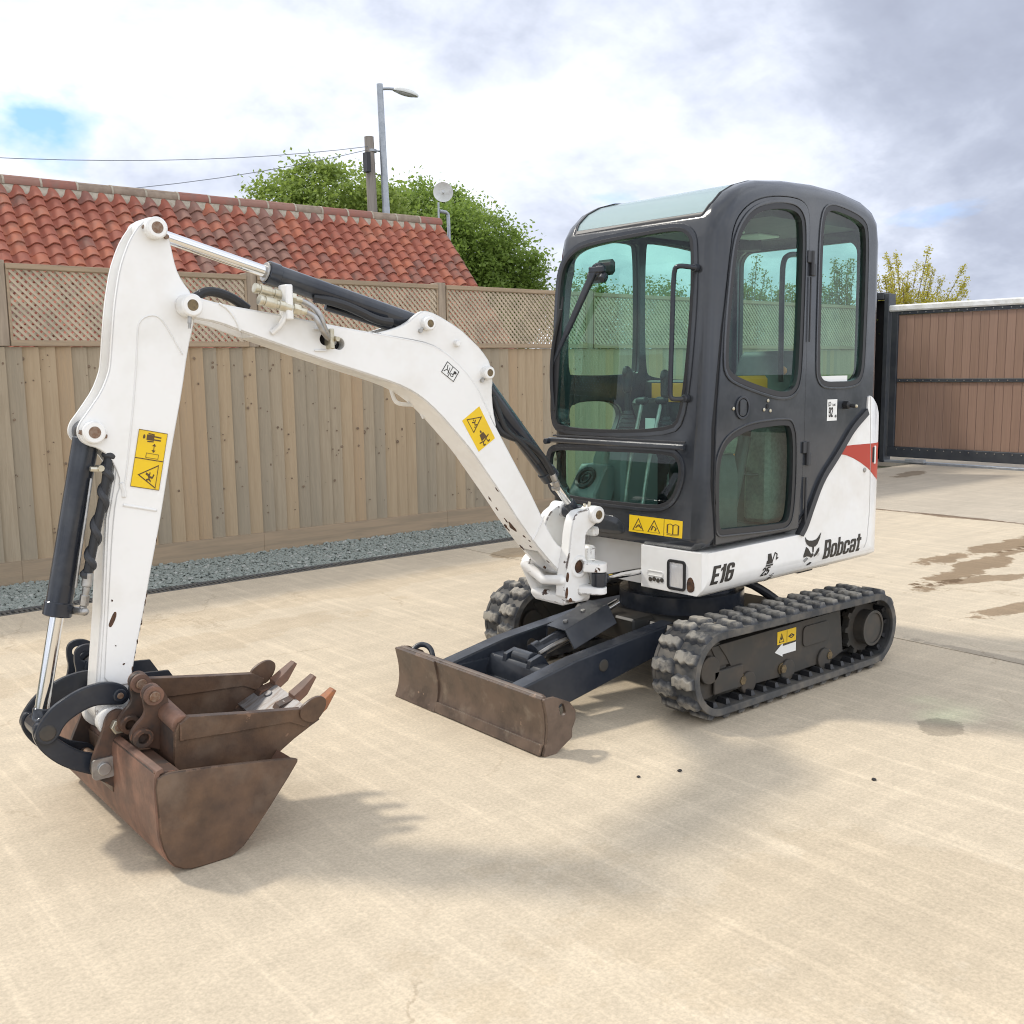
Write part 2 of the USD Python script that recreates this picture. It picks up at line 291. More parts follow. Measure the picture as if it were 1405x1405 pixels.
for i, (a, c) in enumerate((((.36, .105, .062), (.30, .10, .065)), ((.42, .13, .075), (.33, .12, .08)), ((.30, .115, .08), (.225, .11, .085)), ((.255, .13, .095), (.30, .16, .12)), ((.46, .145, .075), (.36, .14, .09)), ((.225, .12, .09), (.33, .115, .075)))):
    pbr(f'pantile_{"abcdef"[i]}', a, .82, col2=c, scale=9, lo=.3, hi=.7, bump=.35, bscale=50, dirt=((.20, .17, .13), 5.0, .55, .75, .45))
pbr('ridge_clay', (.23, .17, .125), .88, col2=(.30, .23, .17), scale=9, bump=.3, bscale=50)
pbr('roof_mortar', (.42, .37, .29), .9, col2=(.33, .28, .21), scale=20, bump=.4, bscale=60)
pbr('roof_under', (.05, .035, .028), .9)
pbr('galvanised', (.40, .42, .44), .45, metal=.6, col2=(.33, .35, .37), scale=12)
pbr('pole_wood', (.30, .265, .225), .85, col2=(.23, .20, .17), scale=5, stretch=(6, 6, .4), bump=.4, bscale=30)
pbr('dish_white', (.66, .66, .62), .5)
pbr('lamp_grey', (.52, .53, .52), .5)
pbr('cable_black', (.16, .17, .19), .6)
for i, c in enumerate(((.275, .172, .122), (.262, .163, .114), (.288, .181, .129))):
    pbr(f'gate_board_{"abc"[i]}', c, .6, col2=tuple(x*.88 for x in c), scale=4, stretch=(4, 14, .3), bump=.2, bscale=25)
pbr('gate_frame', (.032, .037, .046), .45, bevel=.005, col2=(.05, .055, .06), scale=5)
pbr('gate_white', (.78, .79, .78), .4, col2=(.62, .62, .58), scale=7)
pbr('drain_steel', (.085, .085, .085), .6, col2=(.13, .12, .10), scale=30)
pbr('stone_a', (.42, .455, .405), .85, island=.35, bump=.2, bscale=150)
pbr('stone_b', (.55, .56, .51), .85, island=.30)
pbr('stone_bed', (.20, .225, .21), .95, col2=(.26, .28, .26), scale=30, bump=.6, bscale=60, bdist=.01)
pbr('earth', (.10, .085, .06), .95, col2=(.07, .09, .035), scale=.6, bump=.3, bscale=10, bdist=.02)
pbr('pebble_dark', (.03, .027, .025), .8)
pbr('bark', (.10, .08, .06), .9, col2=(.06, .05, .04), scale=6, bump=.6, bscale=20, bdist=.02)
pbr('shoot_bark', (.16, .13, .08), .85)
pbr('barn_wall', (.30, .15, .10), .9)

# leaves: diffuse with light passing through, a tone of its own for each leaf
def leaf(name, c, c2):
    look(name, {'g': ('geometry', {}), 'r': ('rgb_ramp', {'ramp': [(0, c), (1, c2)]}), 'n': ('noise_texture', {'scale': .55, 'detail': 3.0}), 'a': ('math', {'math_type': 'multiply_add', 'value2': .55, 'value3': -.02}), 'b': ('math', {'math_type': 'multiply_add', 'value2': .6}),
               'd': ('principled_bsdf', {'roughness': .5, 'specular_ior_level': .35}), 't': ('translucent_bsdf', {}), 'm': ('mix_closure', {'fac': .5})},
         [('g.random_per_island', 'a.value1'), ('g.position', 'n.vector'), ('n.fac', 'b.value1'), ('a.value', 'b.value3'), ('b.value', 'r.fac'), ('r.color', 'd.base_color'), ('r.color', 't.color'), ('d.BSDF', 'm.closure1'), ('t.BSDF', 'm.closure2')], 'm.closure')
leaf('leaf_green', (.19, .275, .05), (.48, .56, .15))
leaf('leaf_dark', (.165, .26, .045), (.44, .54, .135))
leaf('leaf_yellow', (.40, .38, .05), (.74, .64, .15))
leaf('leaf_hedge', (.14, .18, .03), (.38, .38, .10))

# tinted glazing: sunlight passes, sky is mirrored at grazing angles
def glazing(name, c):
    look(name, {'t': ('transparent_bsdf', {'color': c}), 'g': ('glossy_bsdf', {'color': (1, 1, 1), 'roughness': .0}), 'f': ('fresnel', {'IOR': 1.45}), 'b': ('geometry', {}), 'i': ('math', {'math_type': 'subtract', 'value1': 1.0}), 'x': ('math', {'math_type': 'multiply'}), 'm': ('mix_closure', {})},
         [('b.backfacing', 'i.value2'), ('i.value', 'x.value1'), ('f.fac', 'x.value2'), ('x.value', 'm.fac'), ('t.BSDF', 'm.closure1'), ('g.BSDF', 'm.closure2')], 'm.closure')
glazing('green_glass', (.80, .945, .895))
look('roof_glass', {'d': ('principled_bsdf', {'base_color': (.42, .53, .53), 'roughness': .12, 'specular_ior_level': .8}), 't': ('transparent_bsdf', {'color': (.75, .90, .87)}), 'm': ('mix_closure', {'fac': .35})}, [('d.BSDF', 'm.closure1'), ('t.BSDF', 'm.closure2')], 'm.closure')  # pale diffuse share mixed in to stand for the reflected sky

# concrete: pale tan, mottled and brushed, with damp stains where they lie
def concrete(name, tint, stains):
    N = {'g': ('geometry', {}), 'n1': ('noise_texture', {'scale': .9, 'detail': 6.0, 'roughness': .6}), 'n2': ('noise_texture', {'scale': 9.0, 'detail': 6.0, 'roughness': .7}), 'n3': ('noise_texture', {'scale': 85.0, 'detail': 5.0, 'roughness': .75}),
         'mp': ('mapping', {'scale': (.35, 5.0, 1.0), 'rotation': (0, 0, .12)}), 'n4': ('noise_texture', {'scale': 1.6, 'detail': 7.0, 'roughness': .65}), 'nw': ('noise_texture', {'scale': 2.2, 'detail': 9.0, 'roughness': .70}),
         'r1': ('rgb_ramp', {'ramp': [(.25, tuple(x*.90 for x in tint)), (.5, tint), (.75, tuple(x*y for x, y in zip(tint, (1.07, 1.065, 1.05))))]}),
         'm2': ('map_range', {'from_min': .3, 'from_max': .7, 'to_min': .93, 'to_max': 1.06}), 'm3': ('map_range', {'from_min': .3, 'from_max': .7, 'to_min': .80, 'to_max': 1.17}), 'm4': ('map_range', {'from_min': .3, 'from_max': .7, 'to_min': .93, 'to_max': 1.05}),
         'mq': ('mapping', {'scale': (9.0, .45, 1.0), 'rotation': (0, 0, .55)}), 'n5': ('noise_texture', {'scale': 2.2, 'detail': 5.0, 'roughness': .6, 'distortion': .3}), 'm5': ('map_range', {'from_min': .50, 'from_max': .68, 'to_min': .985, 'to_max': 1.12, 'clamp': True}), 'e': ('math', {'math_type': 'multiply'}),
         'a': ('math', {'math_type': 'multiply'}), 'b': ('math', {'math_type': 'multiply'}), 'c': ('vector_math', {'math_type': 'scale'}),
         'sp': ('voronoi_texture', {'scale': 55.0, 'feature': 'f1'}), 'spm': ('map_range', {'from_min': .10, 'from_max': .05, 'to_min': 0., 'to_max': .35, 'clamp': True}), 'spx': ('mix', {'color2': tuple(x*.45 for x in tint)}),
         'bn': ('math', {'math_type': 'multiply_add', 'value2': .8}), 'bp': ('bump', {'strength': .14, 'distance': .0012}),
         'p': ('principled_bsdf', {'roughness': .86, 'specular_ior_level': .3})}
    L = [('g.position', x + '.vector') for x in ('n1', 'n2', 'n3', 'mp', 'nw', 'sp')] + [('mp.vector', 'n4.vector'), ('n1.fac', 'r1.fac'), ('n2.fac', 'm2.value'), ('n3.fac', 'm3.value'), ('n4.fac', 'm4.value'), ('m2.result', 'a.value1'), ('m3.result', 'a.value2'), ('a.value', 'b.value1'), ('m4.result', 'b.value2'),
        ('r1.color', 'c.vector1'), ('g.position', 'mq.vector'), ('mq.vector', 'n5.vector'), ('n5.fac', 'm5.value'), ('b.value', 'e.value1'), ('m5.result', 'e.value2'), ('e.value', 'c.scale'), ('sp.distance', 'spm.value'), ('spm.result', 'spx.fac'), ('c.vector', 'spx.color1'), ('n3.fac', 'bn.value1'), ('n2.fac', 'bn.value3'), ('bn.value', 'bp.height'), ('bp.normal', 'p.normal')]
    N.update({'wv': ('vector_math', {'math_type': 'scale', 'scale': .28}), 'wa': ('vector_math', {'math_type': 'add'}), 'cv': ('voronoi_texture', {'feature': 'distance_to_edge', 'scale': .62}), 'cm_': ('map_range', {'from_min': .0016, 'from_max': .0044, 'to_min': 1., 'to_max': 0., 'clamp': True}), 'cw': ('map_range', {'from_min': .50, 'from_max': .58, 'clamp': True}), 'cz': ('math', {'math_type': 'multiply'}), 'ck': ('mix', {'mix_type': 'multiply', 'color2': (.84, .82, .80)})})
    L += [('nw.color', 'wv.vector1'), ('g.position', 'wa.vector1'), ('wv.vector', 'wa.vector2'), ('wa.vector', 'cv.vector'), ('cv.distance', 'cm_.value'), ('n1.fac', 'cw.value'), ('cm_.result', 'cz.value1'), ('cw.result', 'cz.value2'), ('cz.value', 'ck.fac'), ('spx.color', 'ck.color1')]
    out = 'ck.color'
    for i, (x, y, ang, lx, ly, amount, colr) in enumerate(stains):
        N[f's{i}'] = ('vector_math', {'math_type': 'subtract', 'vector2': (x, y, 0)}); N[f'v{i}'] = ('vector_rotate', {'rotate_type': 'z_axis', 'angle': -ang}); N[f'd{i}'] = ('vector_math', {'math_type': 'divide', 'vector2': (lx, ly, 1)}); N[f'l{i}'] = ('vector_math', {'math_type': 'length'})
        N[f'w{i}'] = ('math', {'math_type': 'multiply_add', 'value2': 3.6}); N[f'k{i}'] = ('map_range', {'from_min': 2.74, 'from_max': 2.58, 'to_min': 0., 'to_max': amount, 'clamp': True}); N[f'x{i}'] = ('mix', {'mix_type': 'multiply', 'color2': colr})
        L += [('g.position', f's{i}.vector1'), (f's{i}.vector', f'v{i}.vector'), (f'v{i}.vector', f'd{i}.vector1'), (f'd{i}.vector', f'l{i}.vector1'), ('nw.fac', f'w{i}.value1'), (f'l{i}.value', f'w{i}.value3'), (f'w{i}.value', f'k{i}.value'), (f'k{i}.result', f'x{i}.fac'), (out, f'x{i}.color1')]
        out = f'x{i}.color'
    L.append((out, 'p.base_color'))
    look(name, N, L)
WET = (.46, .385, .31)
STAINS = [(-3.4, -.22, .12, .95, .13, .95, WET), (-4.3, -.50, -.05, 1.1, .15, .95, WET), (-3.1, .05, -.35, .62, .10, .9, WET), (-2.25, .55, -.2, .45, .10, .9, WET), (-1.40, -2.92, .1, .30, .20, .8, (.62, .54, .45)), (-.08, 1.30, .5, .13, .09, .9, (.6, .6, .6)), (-5.64, -1.6, 1.6, .85, .07, 1., (.42, .36, .32)), (-1.24, .95, 1.55, .42, .06, .85, (.66, .66, .68)), (-9.0, -3.9, .2, .5, .16, .9, (.5, .45, .4)), (-.35, 1.75, .4, .05, .04, .9, (.5, .5, .5)), (2.9, -1.8, .1, 2.5, .25, .35, (.8, .74, .66)), (.5, -2.6, .05, 3.0, .2, .35, (.82, .77, .7)), (1.2, 2.2, 2.4, 1.4, .5, .35, (.86, .82, .76)), (-.6, 2.1, 2.2, .9, .25, .35, (.84, .82, .8))]
concrete('concrete_near', (.565, .475, .350), STAINS)
concrete('concrete_far', (.55, .468, .350), STAINS)
concrete('concrete_gate', (.475, .415, .33), STAINS)

# ------------------------------------------------------------------ the setting: ground, yard, gravel, drain
g = obj('ground', box(-160, 120, -160, 120, -.40, -.06), 'earth', label='bare earth and grass around the yard', kind='structure')
yard = thing('concrete_yard', 'pale tan concrete yard in large slabs with damp stains', 'yard', kind='structure')
YB = -3.42
for (a, c, b_, mt) in ((-1.194, 9.0, YB, 'concrete_near'), (-5.640, -1.206, YB, 'concrete_far'), (-7.0, -5.652, YB, 'concrete_gate'), (-10.30, -7.0, -4.60, 'concrete_gate')):
    obj('slab', box(a, c, b_, 12, -.14, 0), mt, yard)
obj('joint_filler', box(-10.3, 9, YB, 12, -.15, -.012), 'pebble_dark', yard)
obj('gate_sill', box(-16.0, -10.312, -9, 12, -.14, -.004), 'concrete_gate', yard)
strip_ = thing('gravel_strip', 'strip of grey green gravel between fence and drain', 'gravel', kind='stuff')
obj('gravel_bed', box(-7.0, 6.5, -4.60, -3.56, -.14, -.022), 'stone_bed', strip_, kind='stuff')
def pebbles(n, x0, x1, y0, y1, z, s0, s1):
    ico = trimesh.creation.icosphere(subdivisions=0); V, F = np.array(ico.vertices), np.array(ico.faces)
    P = np.stack([rng.uniform(x0, x1, n), rng.uniform(y0, y1, n), np.full(n, z) + rng.uniform(-.006, .012, n)], 1)
    S = rng.uniform(s0, s1, (n, 1))*np.stack([rng.uniform(.7, 1.3, n), rng.uniform(.7, 1.3, n), rng.uniform(.5, .8, n)], 1)
    a = rng.uniform(0, 6.28, n); jit = rng.uniform(.75, 1.25, (n, len(V), 1))
    W = V[None]*jit*S[:, None]; c, s = np.cos(a)[:, None], np.sin(a)[:, None]
    W = np.stack([W[..., 0]*c-W[..., 1]*s, W[..., 0]*s+W[..., 1]*c, W[..., 2]], -1) + P[:, None]
    return W.reshape(-1, 3), (F[None] + np.arange(n)[:, None, None]*len(V)).reshape(-1, 3)
obj('gravel_stones', pebbles(17000, -4.5, 3.2, -4.46, -3.575, -.016, .008, .019), 'stone_a', strip_, smooth=False, kind='stuff')
obj('pale_stones', pebbles(1100, -4.5, 3.2, -4.46, -3.575, -.012, .008, .018), 'stone_b', strip_, smooth=False, kind='stuff')
drain = thing('drainage_channel', 'dark slotted drainage channel along the edge of the gravel', 'drain', (0, -3.49, 0))
obj('channel', union(box(-7.0, 6, -3.56, -3.545, -.1, .003), box(-7.0, 6, -3.437, -3.422, -.1, .003), box(-7.0, 6, -3.56, -3.422, -.12, -.08)), 'drain_steel', drain)
for k in range(10):
    x1 = 3.2 - k; bars = [box(x1-.996, x1-.004, -3.543, -3.533, -.02, -.001), box(x1-.996, x1-.004, -3.449, -3.439, -.02, -.001)]
    for j in range(33):
        xx = x1-.985+j*.0300; bars.append(box(xx, xx+.014, -3.534, -3.448, -.02, -.001))
    obj('grating', join(*bars), 'drain_steel', drain, smooth=False)
for i, (px, py, s, lb) in enumerate(((2.18, -2.05, .010, 'small dark stone on the concrete left of the excavator arm'), (1.05, .92, .010, 'small dark stone nearer the blade than the track'), (1.2, .86, .008, 'smaller dark stone just right of the dozer blade'), (.60, 1.42, .010, 'dark stone lying in front of the near track'), (-1.02, 1.62, .012, 'dark stone alone at the right of the yard'))):
    v, f = arr(trimesh.creation.icosphere(subdivisions=1)); v = v*rng.uniform(.7, 1.2, (len(v), 1))*[s, s*.8, s*.5] + [px, py, s*.35]
    tag(obj('small_stone', (v, f), 'pebble_dark'), lb, 'stone', 'loose stones on the concrete')

# ------------------------------------------------------------------ fence with trellis top along y = -4.48
FY = -4.48; TB, TT, FT = 1.648, 1.69, 2.215
fence = thing('wooden_fence', 'tall timber fence of overlapping vertical boards with diagonal trellis on top', 'fence', (0, FY, 0))
PITCH = 1.855; P0 = 1.90
posts = [P0 + PITCH*2 - PITCH*k for k in range(8)] + [-8.72]
def lumpy(m, amp=.002, scale=3.0):
    v, f = arr(m); return v + meshkit.fbm(v*scale)[:, None]*amp if False else v, f
for px in posts:
    obj('post', cbox(px-.044, px+.044, FY-.115, FY-.022, -.1, TB, .006) + cbox(px-.044, px+.044, FY-.115, FY+.010, TB+.002, FT+.02, .006), 'timber_post', fence)
bx = posts[0]; k = 0
tim = ['timber_a', 'timber_b', 'timber_c', 'timber_d']
for i in range(len(posts)-1):
    a, c = posts[i+1]+.001, posts[i]-.001; nb = 17; w = (c-a)/nb
    for j in range(nb):
        x0 = a + j*w; t = rng.uniform(-.002, .003); dz = rng.uniform(-.004, .004); lean = rng.uniform(-.002, .002)
        poly = Polygon([(x0-.004, FY-.012+t), (x0+w+.012, FY-.020+t), (x0+w+.012, FY-.014+t), (x0-.004, FY+.006+t)])   # feather edge
        b = ext(poly, (0, 0, 0), (1, 0, 0), (0, 1, 0), (0, 0, 1), .145+.0, TB+dz)
        v, f = arr(b); v[:, 0] += lean*(v[:, 2]-.8)
        obj('board', (v, f), tim[int(rng.integers(0, 4))], fence, smooth=False)
    obj('gravel_board', cbox(a-.002, c+.002, FY-.012, FY+.022, -.02, .148), 'timber_rail', fence)
    a, c = posts[i+1]+.046, posts[i]-.046
    obj('trellis_rail', cbox(a, c, FY-.018, FY+.022, TB+.004, TT), 'timber_rail', fence)
    obj('top_rail', cbox(a, c, FY-.020, FY+.024, FT-.038, FT), 'timber_rail', fence)
# knots in the boards nearest the camera
kn = []
for _ in range(300):
    x, z = rng.uniform(-3.6, 2.2), rng.choice([.33, .55, .78, .95, 1.18, 1.42, 1.52]) + rng.normal(0, .035)
    r = abs(rng.normal(.0, .0048))+.0028
    kn.append(xf(m3.Manifold.sphere(1.0, 8), np.diag([r, .0025, r*rng.uniform(.7, 1.3)]), (x, FY+.0035, z)))
obj('knot', join(*kn), 'knot', fence, kind='stuff')
# trellis: two layers of laths at 45 degrees, cut to the panel
def laths(a, c, sgn, y0, y1):
    H = FT-.038-TT; out = []; s0 = .0525
    x = a - H
    while x < c:
        p = LineString([(x, TT), (x+H, FT-.038)] if sgn > 0 else [(x+H, TT), (x, FT-.038)]).buffer(.0095, cap_style='square').intersection(Polygon([(a, TT-.002), (c, TT-.002), (c, FT-.036), (a, FT-.036)]))
        if not p.is_empty and p.area > 1e-4: out.append(ext(p, (0, 0, 0), (1, 0, 0), (0, 0, 1), (0, 1, 0), y0, y1))
        x += s0*(1+rng.uniform(-.04, .04))
    return out
count = 0
for i in (1, 2, 3, 0, 4, 5, 6, 7):
    a, c = posts[i+1]+.046, posts[i]-.046
    tp = obj('trellis_panel', xz(Polygon([(a, TT), (c, TT), (c, FT-.038), (a, FT-.038)]).difference(Polygon([(a+.018, TT+.004), (c-.018, TT+.004), (c-.018, FT-.042), (a+.018, FT-.042)])), FY-.012, FY+.016), 'timber_rail', fence)
    ls = laths(a+.018, c-.018, 1, FY+.003, FY+.012) + laths(a+.018, c-.018, -1, FY-.007, FY+.0025)
    if count + len(ls) <= 290:
        for l in ls: obj('lath', l, 'timber_lath', tp, smooth=False)
        count += len(ls)
    else:
        obj('lath_lattice', join(*ls), 'timber_lath', tp, smooth=False, kind='stuff')

# ------------------------------------------------------------------ outbuilding with a pantile roof behind the fence
RY, RZ, RX0, RX1, SL = -10.8, 3.775, -6.30, 2.2, math.radians(47)
dn = np.array([0, math.cos(SL), -math.sin(SL)]); nr = np.array([0, math.sin(SL), math.cos(SL)])
barn = thing('outbuilding', 'low outbuilding with weathered orange pantile roof behind the fence', 'building', ((RX0+RX1)/2, RY, 0))
EAVE = 2.95
ey, ez = RY+dn[1]*EAVE, RZ+dn[2]*EAVE
obj('wall', union(box(RX0+.12, RX1, ey-.45, ey-.22, -.1, ez+.2), box(RX0+.12, RX1, 2*RY-ey+.22, 2*RY-ey+.45, -.1, ez+.2)), 'barn_wall', barn)
obj('gable_wall', ext(Polygon([(ey-.25, -.1), (ey-.25, ez+.18), (RY, RZ-.12), (2*RY-ey+.25, ez+.18), (2*RY-ey+.25, -.1)]), (0, 0, 0), (0, 1, 0), (0, 0, 1), (1, 0, 0), RX0+.06, RX0+.28), 'barn_wall', barn)
roof = obj('roof', ext(Polygon([(RY, RZ-.01), (ey, ez-.01), (ey, ez-.09), (RY, RZ-.1), (2*RY-ey, ez-.09), (2*RY-ey, ez-.01)]), (0, 0, 0), (0, 1, 0), (0, 0, 1), (1, 0, 0), RX0+.03, RX1), 'roof_under', barn)
CW, GA = .205, .172
def pantile():
    n = 10; L = GA+.07; V = []; t = np.linspace(0, 1, n+1)
    prof = .036*np.cos(2*np.pi*(t*.98-.28)) + .006*np.cos(4*np.pi*t)     # a flat S
    for s in (0, 1):
        for lo in (0, 1):
            for i in range(n+1): V.append((t[i]*(CW+.022), s*L, prof[i] + (.030 if s else .0) - .019*lo))
    V = np.array(V); q = n+1; F = []
    for i in range(n):
        F += [(i, i+1, 2*q+i+1, 2*q+i), (q+i, 3*q+i, 3*q+i+1, q+i+1), (2*q+i, 2*q+i+1, 3*q+i+1, 3*q+i), (i, q+i, q+i+1, i+1)]
    F += [(0, 2*q, 3*q, q), (n, q+n, 3*q+n, 2*q+n)]
    return V, np.array(F)
TV, TF = pantile(); TF = np.vstack([TF[:, [0, 1, 2]], TF[:, [0, 2, 3]]])
tiles = []
for r in range(int(EAVE/GA)):
    for c in range(int((RX1-RX0)/CW)):
        tiles.append((r, c))
def tile_at(r, c):
    v = TV*[1, 1, 1]; a = rng.normal(0, .012); ca, sa = math.cos(a), math.sin(a)
    v = np.stack([v[:, 0]*ca-v[:, 1]*sa, v[:, 0]*sa+v[:, 1]*ca, v[:, 2]+rng.uniform(-.003, .005)+v[:, 1]*rng.normal(0, .02)], 1)
    x0 = RX0 + c*CW; s0 = .02 + r*GA + rng.uniform(-.006, .006)
    return np.array([x0, RY, RZ]) + v[:, :1]*[1, 0, 0] + (v[:, 1:2]+s0)*dn + (v[:, 2:]+.045)*nr
rest = {}
n_named = 0
for r, c in tiles:
    w = meshkit.noise(np.array([[c*.16+3, r*.25, 5.]]))[0] if hasattr(meshkit, 'noise') else 0
    q = rng.random() + .35*float(w); m = 'd' if q < .12 else 'c' if q < .26 else 'f' if q < .34 else 'a' if q < .66 else 'b' if q < .93 else 'e'
    x = RX0 + c*CW
    if x > .9: m = 'c' if rng.random() < .6 else m      # browner towards the left end
    if -3.4 < x < -1.9 and rng.random() < .45: m = 'd'
    v = tile_at(r, c)
    if r < 9 and x < 1.30 and n_named < 300:
        obj('tile', (v, TF), 'pantile_'+m, roof, smooth=50); n_named += 1
    else: rest.setdefault(m, []).append((v, TF))
for m, L in rest.items(): obj('lower_tiles', join(*L), 'pantile_'+m, roof, smooth=50, kind='stuff')
x = RX0-.02; k = 0
while x < RX1:
    L = .44; rt = xf(ext(Point(0, 0).buffer(.100, quad_segs=5).difference(Point(0, 0).buffer(.082, quad_segs=5)).intersection(Polygon([(-.2, -.02), (.2, -.02), (.2, .2), (-.2, .2)])), (0, 0, 0), (0, 1, 0), (0, 0, 1), (1, 0, 0), 0, L-.018), None, (x, RY, RZ+.035+rng.uniform(-.004, .004)))
    obj('ridge_tile', rt, ['pantile_d', 'pantile_c', 'ridge_clay', 'ridge_clay'][int(rng.integers(0, 4))], roof)
    obj('mortar_joint', xf(ext(Point(0, 0).buffer(.104, quad_segs=5).intersection(Polygon([(-.2, -.02), (.2, -.02), (.2, .2), (-.2, .2)])), (0, 0, 0), (0, 1, 0), (0, 0, 1), (1, 0, 0), -.022, .004), None, (x+L, RY, RZ+.035)), 'roof_mortar', roof)
    x += L
obj('ridge_mortar', hull(box(RX0, RX1, RY-.085, RY+.085, RZ-.02, RZ+.02), box(RX0, RX1, RY-.13, RY+.13, RZ-.10, RZ-.06)), 'roof_mortar', roof)
obj('verge', ext(Polygon([(RY, RZ+.06), (ey, ez+.06), (ey, ez-.1), (RY, RZ-.1)]), (0, 0, 0), (0, 1, 0), (0, 0, 1), (1, 0, 0), RX0-.03, RX0+.012), 'pantile_d', roof)

# ------------------------------------------------------------------ poles, lamp, dish and cables behind the outbuilding
lp = thing('street_lamp', 'tall grey steel street lamp with a single hooded lantern', 'street lamp', (-6.72, -13, 0))
obj('pole', join(cyl((-6.76, -13, 0), (-6.72, -13, 4.4), .075, .07), cyl((-6.72, -13, 4.4), (-6.665, -13, 6.52), .066, .055)), 'galvanised', lp)
obj('bracket', tube([(-6.66, -13, 6.43), (-6.78, -12.95, 6.45), (-6.92, -12.9, 6.45)], .025), 'galvanised', lp)
lan = xf(xf(m3.Manifold.sphere(1, 28), np.diag([.24, .12, .075])) - box(-1, 1, -1, 1, -1, -.018), None)
R_ = rot((0, 0, 1), 155) @ rot((0, 1, 0), 12)
ln = obj('lantern', xf(lan, R_, (-7.10, -12.83, 6.40)), 'dish_white', lp)
obj('lamp_bowl', xf(xf(m3.Manifold.sphere(1, 24), np.diag([.215, .105, .055])) - box(-1, 1, -1, 1, -.016, 1), R_, (-7.10, -12.83, 6.40)), 'lamp_grey', ln)
up = thing('utility_pole', 'short weathered timber utility pole beside the street lamp', 'pole', (-6.56, -13.1, 0))
obj('pole', cyl((-6.62, -13.15, 0), (-6.50, -13.15, 5.62), .105, .085), 'pole_wood', up)
obj('junction_box', cbox(-6.42, -6.34, -13.12, -12.98, 4.98, 5.32), 'black_rubber', up)
obj('strap', union(ring((-6.535, -13.15, 5.36), (-6.535, -13.15, 5.40), .105, .08), box(-6.75, -6.6, -13.1, -13.07, 5.37, 5.39), box(-6.76, -6.6, -13.1, -13.07, 4.96, 4.975)), 'galvanised', up)
def catenary(a, c, sag, n=24):
    a, c = np.array(a), np.array(c); t = np.linspace(0, 1, n)[:, None]; return a+(c-a)*t - np.array([0, 0, 1])*sag*4*t*(1-t)
tag(obj('overhead_cable', tube(catenary((-6.50, -13.1, 5.45), (9.0, -12.2, 4.75), .72), .0055, 5, 0), 'cable_black'), 'upper thin black cable strung left from the utility pole', 'cable', 'overhead cables')
tag(obj('overhead_cable', tube(catenary((-6.50, -13.1, 5.40), (9.5, -14.5, 4.4), 1.0), .0055, 5, 0), 'cable_black'), 'lower thin black cable dipping behind the ridge of the roof', 'cable', 'overhead cables')
di = thing('satellite_dish', 'round pale dish aerial on a bent steel pole beside the roof', 'dish', (-6.66, -11.0, 0))
obj('mast', tube([(-6.68, -11, 0), (-6.66, -11, 3.95), (-6.64, -11, 4.05), (-6.5, -11, 4.06), (-6.48, -11, 4.06)], .03, 10, 1), 'galvanised', di)
obj('stay', cyl((-6.46, -11, 3.2), (-6.46, -11, 4.2), .016), 'galvanised', di)
dd = np.array([.55, .82, .12]); dd /= np.linalg.norm(dd); c0 = np.array([-6.56, -11.0, 4.365]); u, v, d = frame_of(dd)
pr = []
for i in range(9):
    r = .165*i/8; pr.append((r, .09*(r/.165)**2-.06))
V = []; F = []; n = 32
for r, h in pr + [(r_, h_-.012) for r_, h_ in pr[::-1]]:
    for j in range(n): V.append(c0 + u*r*math.cos(j*2*math.pi/n) + v*r*math.sin(j*2*math.pi/n) + d*h)
for i in range(len(pr)*2-1):
    for j in range(n): F.append((i*n+j, i*n+(j+1) % n, (i+1)*n+(j+1) % n, (i+1)*n+j))
obj('reflector', (np.array(V), np.array(F)), 'dish_white', di)
obj('feed_horn', union(cyl(c0-d*.05, c0+d*.06, .014), cyl(c0+d*.05, c0+d*.075, .024)), 'lamp_grey', di)

# ------------------------------------------------------------------ trees and shrubs
def leaves(P, size, up_bias=.3):
    n = len(P); a = rng.normal(size=(n, 3)); a[:, 2] += up_bias*np.sign(a[:, 2]); a /= np.linalg.norm(a, axis=1, keepdims=True)
    b = np.cross(a, rng.normal(size=(n, 3))); b /= np.linalg.norm(b, axis=1, keepdims=True); c = np.cross(a, b)
    s = (size*rng.uniform(.6, 1.35, n))[:, None]
    V = np.stack([P - b*s*.5, P + c*s*.30 + a*s*.06, P + b*s*.5, P - c*s*.30 + a*s*.06], 1).reshape(-1, 3)
    F = np.arange(n*4).reshape(n, 4); return V, np.vstack([F[:, [0, 1, 2]], F[:, [0, 2, 3]]])
def tree(label, base, top, lobes, n, size, mat, trunk_r):
    t = thing('tree', label, 'tree', base, 'trees beyond the outbuilding')
    b = np.array(base); limbs = [tube([b, b+[.1, .05, top*.35], b+[0, .1, top*.62]], [trunk_r, trunk_r*.75, trunk_r*.4], 10)]
    P = []
    tot = sum(l[3]*l[4]*l[5] for l in lobes)
    for (x, y, z, rx, ry, rz) in lobes:
        c = np.array([x, y, z]); limbs.append(tube([b+[0, 0, top*.33], (b+[0, 0, top*.45]+c)/2+rng.normal(0, .12, 3), c], [trunk_r*.45, trunk_r*.3, .02], 7))
        k = int(n*rx*ry*rz/tot); nb = max(14, k//75)                      # twigs bunch leaves into clumps
        d = rng.normal(size=(nb, 3)); d /= np.linalg.norm(d, axis=1, keepdims=True); rad = rng.uniform(.25, 1.0, nb)**.5
        cc = c + d*rad[:, None]*[rx, ry, rz]
        idx = rng.integers(0, nb, k); P.append(cc[idx] + rng.normal(0, 1, (k, 3))*[.21, .21, .15]*(rng.uniform(.5, 1.25, nb)[idx])[:, None])
    obj('trunk', join(*limbs), 'bark', t)
    obj('crown', leaves(np.vstack(P), size), mat, t, smooth=False)
